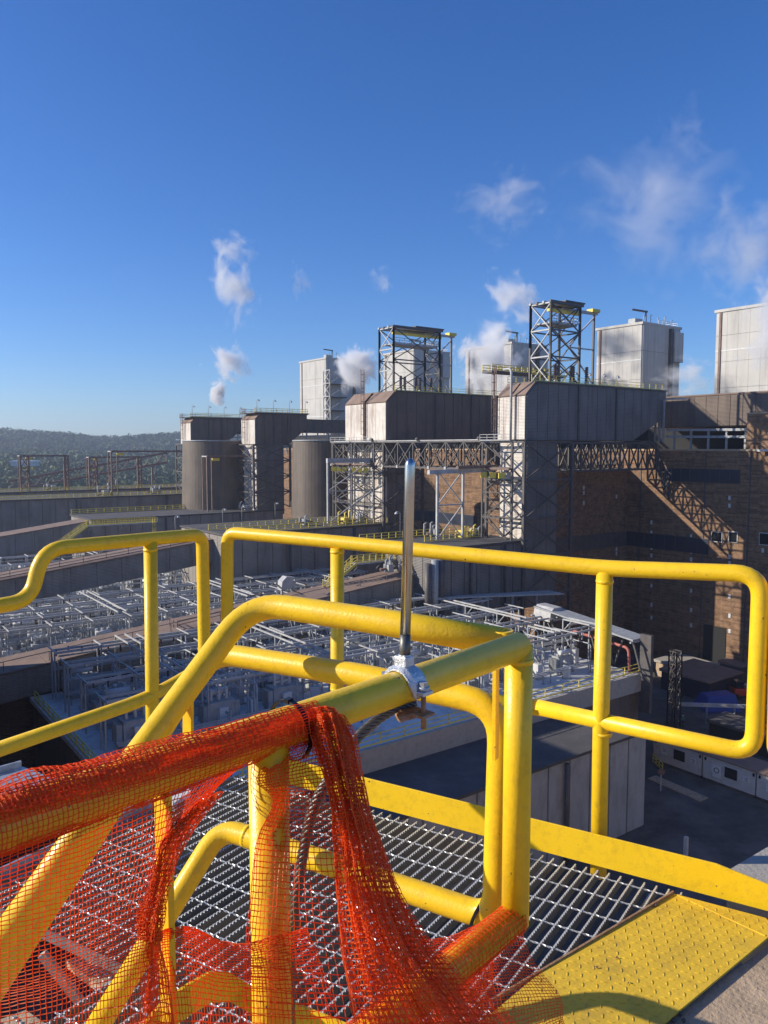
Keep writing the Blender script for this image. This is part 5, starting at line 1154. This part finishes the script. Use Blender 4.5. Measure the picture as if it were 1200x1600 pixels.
# ears with bolts both sides
for sg, nm in ((1, 'near'), (-1, 'far')):
    e = BP + side * sg * (RG + .013) + yd * -.002
    MB().bar(e - side * .011 * sg, e + side * .010 * sg, .024, .007).build('clamp_ear', ALU, pole, bevel=.002)
    MB().tube([e + yd * .003, e + yd * .010], .0095, 16).build('washer', GALV, pole)
    MB().tube([e + yd * .010, e + yd * .017], .0075, 6, smooth=False).build('bolt_head', GALV, pole)
    MB().tube([e + yd * .003, e - yd * .058], .0042, 10).build('bolt', RUST, pole)
e = BP + side * (RG + .013)
MB().bar(BP - side * .034 - yd * .037, BP + side * .052 - yd * .037, .030, .005).build('keeper_plate', RUST, pole, bevel=.001)
MB().bar(BP + side * .012 - yd * .042 - xd * .030, BP + side * .030 - yd * .036 + xd * .008, .020, .010).build('keeper_plate', RUST, pole, bevel=.002)
MB().tube([BP + side * .034 - yd * .034 , BP + side * .052 - yd * .034], [.009, .009], 10).build('washer', GALV, pole) if False else None
# ---- wire rope, laid strands
ctl = [(648, 1098, 1.235), (620, 1106, 1.22), (585, 1128, 1.19), (548, 1165, 1.15), (515, 1215, 1.12), (490, 1262, 1.11), (474, 1330, 1.11), (461, 1420, 1.11), (455, 1500, 1.12), (452, 1640, 1.13)]
def cat(P, t):
    n = len(P) - 1; i = min(int(t * n), n - 1); f = t * n - i
    p0, p1, p2, p3 = P[max(i - 1, 0)], P[i], P[i + 1], P[min(i + 2, n)]
    return .5 * ((2 * p1) + (p2 - p0) * f + (2 * p0 - 5 * p1 + 4 * p2 - p3) * f * f + (3 * p1 - p0 - 3 * p2 + p3) * f ** 3)
cpts = [on_y(x, y, d) for x, y, d in ctl]; cl = [cat(cpts, i / 260) for i in range(261)]
wr = thing('wire_rope', 'twisted grey steel wire rope hanging from the pole clamp behind the net', 'rope', cl[0])
acc = 0; frames = []; x = Vector((0, 0, 1))
for i, q in enumerate(cl):
    t = (cl[min(i + 1, 260)] - cl[max(i - 1, 0)]).normalized(); x = (x - t * x.dot(t)).normalized(); frames.append((q, x.copy(), t.cross(x), acc))
    if i < 260: acc += (cl[i + 1] - q).length
for s_ in range(6):
    pts = [q + (x_ * math.cos(l / .0095 + s_ * math.pi / 3) + y_ * math.sin(l / .0095 + s_ * math.pi / 3)) * .0052 for q, x_, y_, l in frames]
    MB().tube(pts, .0033, 6).build('strand', ROPE, wr)
# ---- cable ties
def tie(center, axis, r, lab, w=.0036):
    axis = axis.normalized(); up = Vector((0, 0, 1)); x = axis.cross(up).normalized(); y = x.cross(axis)
    m = MB(); n = 40
    for k in range(n):
        a0, a1 = 2 * math.pi * k / n, 2 * math.pi * (k + 1) / n
        c0 = x * math.cos(a0) + y * math.sin(a0); c1 = x * math.cos(a1) + y * math.sin(a1)
        m.hexa([center + c0 * r - axis * w, center + c1 * r - axis * w, center + c1 * r + axis * w, center + c0 * r + axis * w,
                center + c0 * (r + .002) - axis * w, center + c1 * (r + .002) - axis * w, center + c1 * (r + .002) + axis * w, center + c0 * (r + .002) + axis * w])
    m.bar(center + y * (r + .001) - axis * .005, center + y * (r + .001) + axis * .005, .008, .006)
    return tag(m.build('cable_tie', BLACK), lab, 'cable tie')
tie(Gx(450) - Vector((0,0,.006)), DG + Vector((0, 0, .05)), RG + .0135, 'black cable tie gathering the orange mesh on the near top rail')
tie(Lq(748, 1425), D1 + Vector((0, 0, .35)), .031, 'black cable tie round the bottom bend of the yellow loop')

# ---- orange safety net
rmul = [1]
net = thing('safety_net', 'torn orange plastic safety mesh wrapped and draped over the yellow guard frame', 'net', g410 - Vector((0, 0, .9)))
def grid_net(rows, nu, nv, name, r=.00047, fold=0, ff=5, seed=0, jit=.0006, keep=None):
    n = len(rows); rw = [[Vector(q) for q in rr_] for rr_ in rows]; rg = random.Random(seed)
    def ev(u_, v_):
        c = [cat(rr_, u_) for rr_ in rw]; q = cat(c, v_)
        if fold:
            vd = (q - EYE).normalized(); ph = noise.noise(Vector((v_ * 2.2, seed, u_ * 1.5))) * 3
            q = q + vd * fold * (math.sin(u_ * ff * 6.28 + ph) + .5 * math.sin(u_ * ff * 13.7 + v_ * 4 + ph * 2)) + Vector((1, 0, 0)) * fold * .35 * math.sin(u_ * ff * 9 + v_ * 5 + ph)
        q = q + Vector((rg.uniform(-1, 1), rg.uniform(-1, 1), rg.uniform(-1, 1))) * jit
        return q
    r *= rmul[0]; P = [[ev(i / nu, j / nv) for i in range(nu + 1)] for j in range(nv + 1)]
    m = MB()
    def ok(i, j): return keep is None or keep(i / nu, j / nv)
    def runs(seq, flags):
        cur = []
        for q, f in zip(seq, flags):
            if f: cur.append(q)
            else:
                if len(cur) > 1: yield cur
                cur = []
        if len(cur) > 1: yield cur
    for j in range(nv + 1):
        for rn in runs(P[j], [ok(i, j) for i in range(nu + 1)]): m.tube(rn, r * 1.6, 3, cap=False, smooth=False)
    for i in range(nu + 1):
        for rn in runs([P[j][i] for j in range(nv + 1)], [ok(i, j) for j in range(nv + 1)]): m.tube(rn, r * 1.15, 3, cap=False, smooth=False)
    return m.build(name, ORANGE, net)
def wrap(px0, px1, a0f, a1f, rr0, rr1, nu, nv, seed, name='wrapped_mesh', base=Gx):
    rows = []
    for j in range(9):
        f = j / 8; px = px0 + (px1 - px0) * f; c = base(px); row = []
        for i in range(9):
            g = i / 8; an = R(a0f(f) + (a1f(f) - a0f(f)) * g); rad = rr0 + (rr1(f) if callable(rr1) else rr1) * (.5 + .5 * noise.noise(Vector((f * 6, g * 3, seed)))) 
            row.append(c + side * math.cos(an) * rad + Vector((0, 0, 1)) * math.sin(an) * rad)
        rows.append(row)
    return grid_net(rows, nu, nv, name, seed=seed, jit=.0008)
# angle 90 = top, 0 = facing the viewer, -90 = underside
rmul[0] = 1.0
wrap(-120, 470, lambda f: 118 - 62 * f, lambda f: -100 + 30 * f, RG + .0012, .005, 17, 72, 1)
rmul[0] = 1.25
wrap(-120, 470, lambda f: 116 - 60 * f, lambda f: 34 - 44 * f, RG + .005, .008, 13, 76, 3)
wrap(-120, 470, lambda f: 108 - 54 * f, lambda f: 46 - 46 * f, RG + .009, .014, 11, 64, 9)
rmul[0] = 1
def Q(px, py, d): return on_y(px, py, d)
# loose sheet hanging below the rail at left
grid_net([[Q(-90, 1365, .68), Q(60, 1310, .76), Q(150, 1275, .82), Q(250, 1232, .88), Q(330, 1205, .95), Q(400, 1180, 1.0)],
          [Q(-90, 1420, .74), Q(60, 1372, .80), Q(150, 1345, .84), Q(240, 1318, .865), Q(270, 1300, .90), Q(330, 1240, .99)],
          [Q(-90, 1480, .80), Q(60, 1450, .83), Q(150, 1430, .86), Q(215, 1420, .87), Q(245, 1410, .865), Q(268, 1335, .90)],
          [Q(-90, 1545, .85), Q(60, 1520, .85), Q(150, 1490, .87), Q(218, 1468, .865), Q(236, 1462, .86), Q(246, 1440, .86)],
          [Q(-90, 1600, .88), Q(60, 1570, .87), Q(150, 1545, .88), Q(212, 1530, .865), Q(240, 1525, .86), Q(262, 1530, .865)],
          [Q(-90, 1680, .9), Q(60, 1660, .88), Q(150, 1660, .89), Q(212, 1660, .865), Q(250, 1660, .86), Q(280, 1660, .865)]], 64, 50, 'hanging_mesh', fold=.003, ff=2, seed=7)
# twisted tail gathered round the flat bar
for sd2, sx in ((11, 0), (12, 4), (13, -3)):
    grid_net([[Q(300 + sx, 1262, .93), Q(318 + sx, 1250, .95), Q(345 + sx, 1236, .97)],
              [Q(256 + sx, 1315, .87), Q(272 + sx, 1312, .88), Q(294 + sx, 1306, .92)],
              [Q(236 + sx, 1385, .86), Q(248 + sx, 1385, .855), Q(262 + sx, 1384, .87)],
              [Q(218 + sx, 1430, .865), Q(238 + sx, 1432, .85), Q(254 + sx, 1432, .865)],
              [Q(222 + sx, 1468, .865), Q(236 + sx, 1470, .85), Q(250 + sx, 1470, .865)]], 11, 34, 'twisted_mesh', fold=.004, ff=1, seed=sd2, jit=.0012)
# lower sheet between the bars
grid_net([[Q(236, 1462, .86), Q(262, 1452, .88), Q(300, 1450, .93), Q(345, 1470, .96), Q(385, 1474, .955), Q(430, 1462, .955), Q(480, 1450, .99)],
          [Q(234, 1490, .86), Q(262, 1480, .88), Q(300, 1482, .93), Q(345, 1502, .96), Q(392, 1505, .955), Q(440, 1500, .95), Q(495, 1490, .99)],
          [Q(230, 1560, .86), Q(270, 1550, .88), Q(310, 1550, .93), Q(350, 1556, .96), Q(400, 1556, .955), Q(450, 1560, .95), Q(520, 1560, .99)],
          [Q(226, 1660, .86), Q(280, 1660, .88), Q(320, 1660, .93), Q(360, 1660, .96), Q(400, 1660, .955), Q(460, 1660, .97), Q(560, 1660, .99)]], 52, 30, 'hanging_mesh', fold=.003, ff=2, seed=21)
# light layer over the round post
grid_net([[Q(440, 1172, 1.04), Q(474, 1160, 1.04), Q(505, 1135, 1.05), Q(535, 1130, 1.06)],
          [Q(402, 1215, .97), Q(450, 1205, .985), Q(505, 1195, 1.03), Q(556, 1195, 1.05)],
          [Q(425, 1252, .967), Q(462, 1255, .99), Q(515, 1255, 1.02), Q(570, 1250, 1.04)],
          [Q(402, 1310, .965), Q(450, 1315, 1.0), Q(520, 1315, 1.02), Q(588, 1310, 1.03)],
          [Q(394, 1400, .955), Q(445, 1405, .96), Q(535, 1410, 1.01), Q(622, 1400, 1.02)],
          [Q(384, 1500, .95), Q(445, 1505, .955), Q(560, 1515, 1.0), Q(675, 1500, 1.01)],
          [Q(384, 1660, .945), Q(460, 1660, .95), Q(600, 1660, 1.0), Q(800, 1660, 1.0)]], 30, 58, 'draped_mesh', fold=.005, ff=2, seed=31)
# dense folds of the drape
rmul[0] = 1.08
for k, (s0, w0, dd) in enumerate(((0, 1.0, 0), (-12, .85, -.012), (8, .8, .012), (-4, .6, -.02), (2, 1.05, .02))):
    def row(xa, xb, y, d): 
        c = (xa + xb) / 2 + s0 * (y - 1100) / 400; h = (xb - xa) / 2 * w0; return [Q(c - h, y + 3, d + dd), Q(c - h * .35, y, d + dd - .008), Q(c + h * .35, y - 2, d + dd - .004), Q(c + h, y + 1, d + dd)]
    grid_net([row(478, 522, 1106, 1.05) if k < 2 else row(484, 534, 1116, 1.04), row(484, 552, 1150, 1.03), row(502, 562, 1200, 1.01), row(516, 577, 1260, .99), row(522, 598, 1320, .98), row(528, 628, 1400, .96), row(536, 676, 1480, .945), row(552, 744, 1560, .93), row(572, 830, 1660, .92)],
             26, 76, 'draped_mesh', fold=.007, ff=2.4, seed=40 + k, jit=.0009)
rmul[0] = 1
# mesh wrapped on the lower rail and hanging behind it
def LRb(f): return post_b - DG * (.005 + f * .5)
for k in range(2):
    rows = []
    for j in range(9):
        c = LRb(j / 8); row = []
        for i in range(9):
            an = R(150 - 250 * i / 8); rad = RG + .0015 + k * .002 + .004 * abs(noise.noise(Vector((j * .8, i * .5, k + 3)))); row.append(c + side * math.cos(an) * rad + Vector((0, 0, 1)) * math.sin(an) * rad)
        rows.append(row)
    grid_net(rows, 15, 44, 'wrapped_mesh', seed=60 + k, jit=.0008, r=.0004)
grid_net([[Q(805, 1436, 1.50), Q(740, 1448, 1.46), Q(690, 1466, 1.42), Q(640, 1466, 1.38), Q(600, 1450, 1.3)],
          [Q(830, 1500, 1.50), Q(770, 1500, 1.48), Q(710, 1510, 1.42), Q(650, 1520, 1.36), Q(600, 1500, 1.28)],
          [Q(872, 1556, 1.5), Q(800, 1560, 1.46), Q(730, 1570, 1.4), Q(660, 1590, 1.34), Q(600, 1580, 1.25)],
          [Q(884, 1600, 1.46), Q(800, 1640, 1.42), Q(730, 1660, 1.36), Q(660, 1670, 1.3), Q(600, 1670, 1.22)]], 60, 36, 'hanging_mesh', fold=.012, ff=2, seed=71, r=.0005)
grid_net([[Q(770, 1500, 1.42), Q(720, 1525, 1.36), Q(680, 1555, 1.3)], [Q(775, 1560, 1.4), Q(720, 1580, 1.35), Q(670, 1600, 1.28)], [Q(860, 1660, 1.36), Q(720, 1660, 1.3), Q(640, 1670, 1.24)]], 50, 44, 'hanging_mesh', fold=.01, ff=3, seed=72, r=.0005)

# weld beads where posts meet rails
def bead(parent, q, axis, r0=RR, up=True):
    ax_ = axis.normalized(); MB().tube([q, q + ax_ * .006, q + ax_ * .012], [r0 + .0016, r0 + .0022, r0 + .0005], 20).build('weld_bead', YEL, parent)
DN = Vector((0, 0, -1))
for q in (B(527, 860), B(945, 906)): bead(back, q, DN)
for q in (B(527, 1074), B(943, 1144)): bead(back, q, DN)
bead(left, Lp(235, 857), DN)
for q, pr in ((Lq(345 + 40, 1306), frame), (Lq(345, 1021), frame)): bead(pr, q, D1 * -1, .0265)
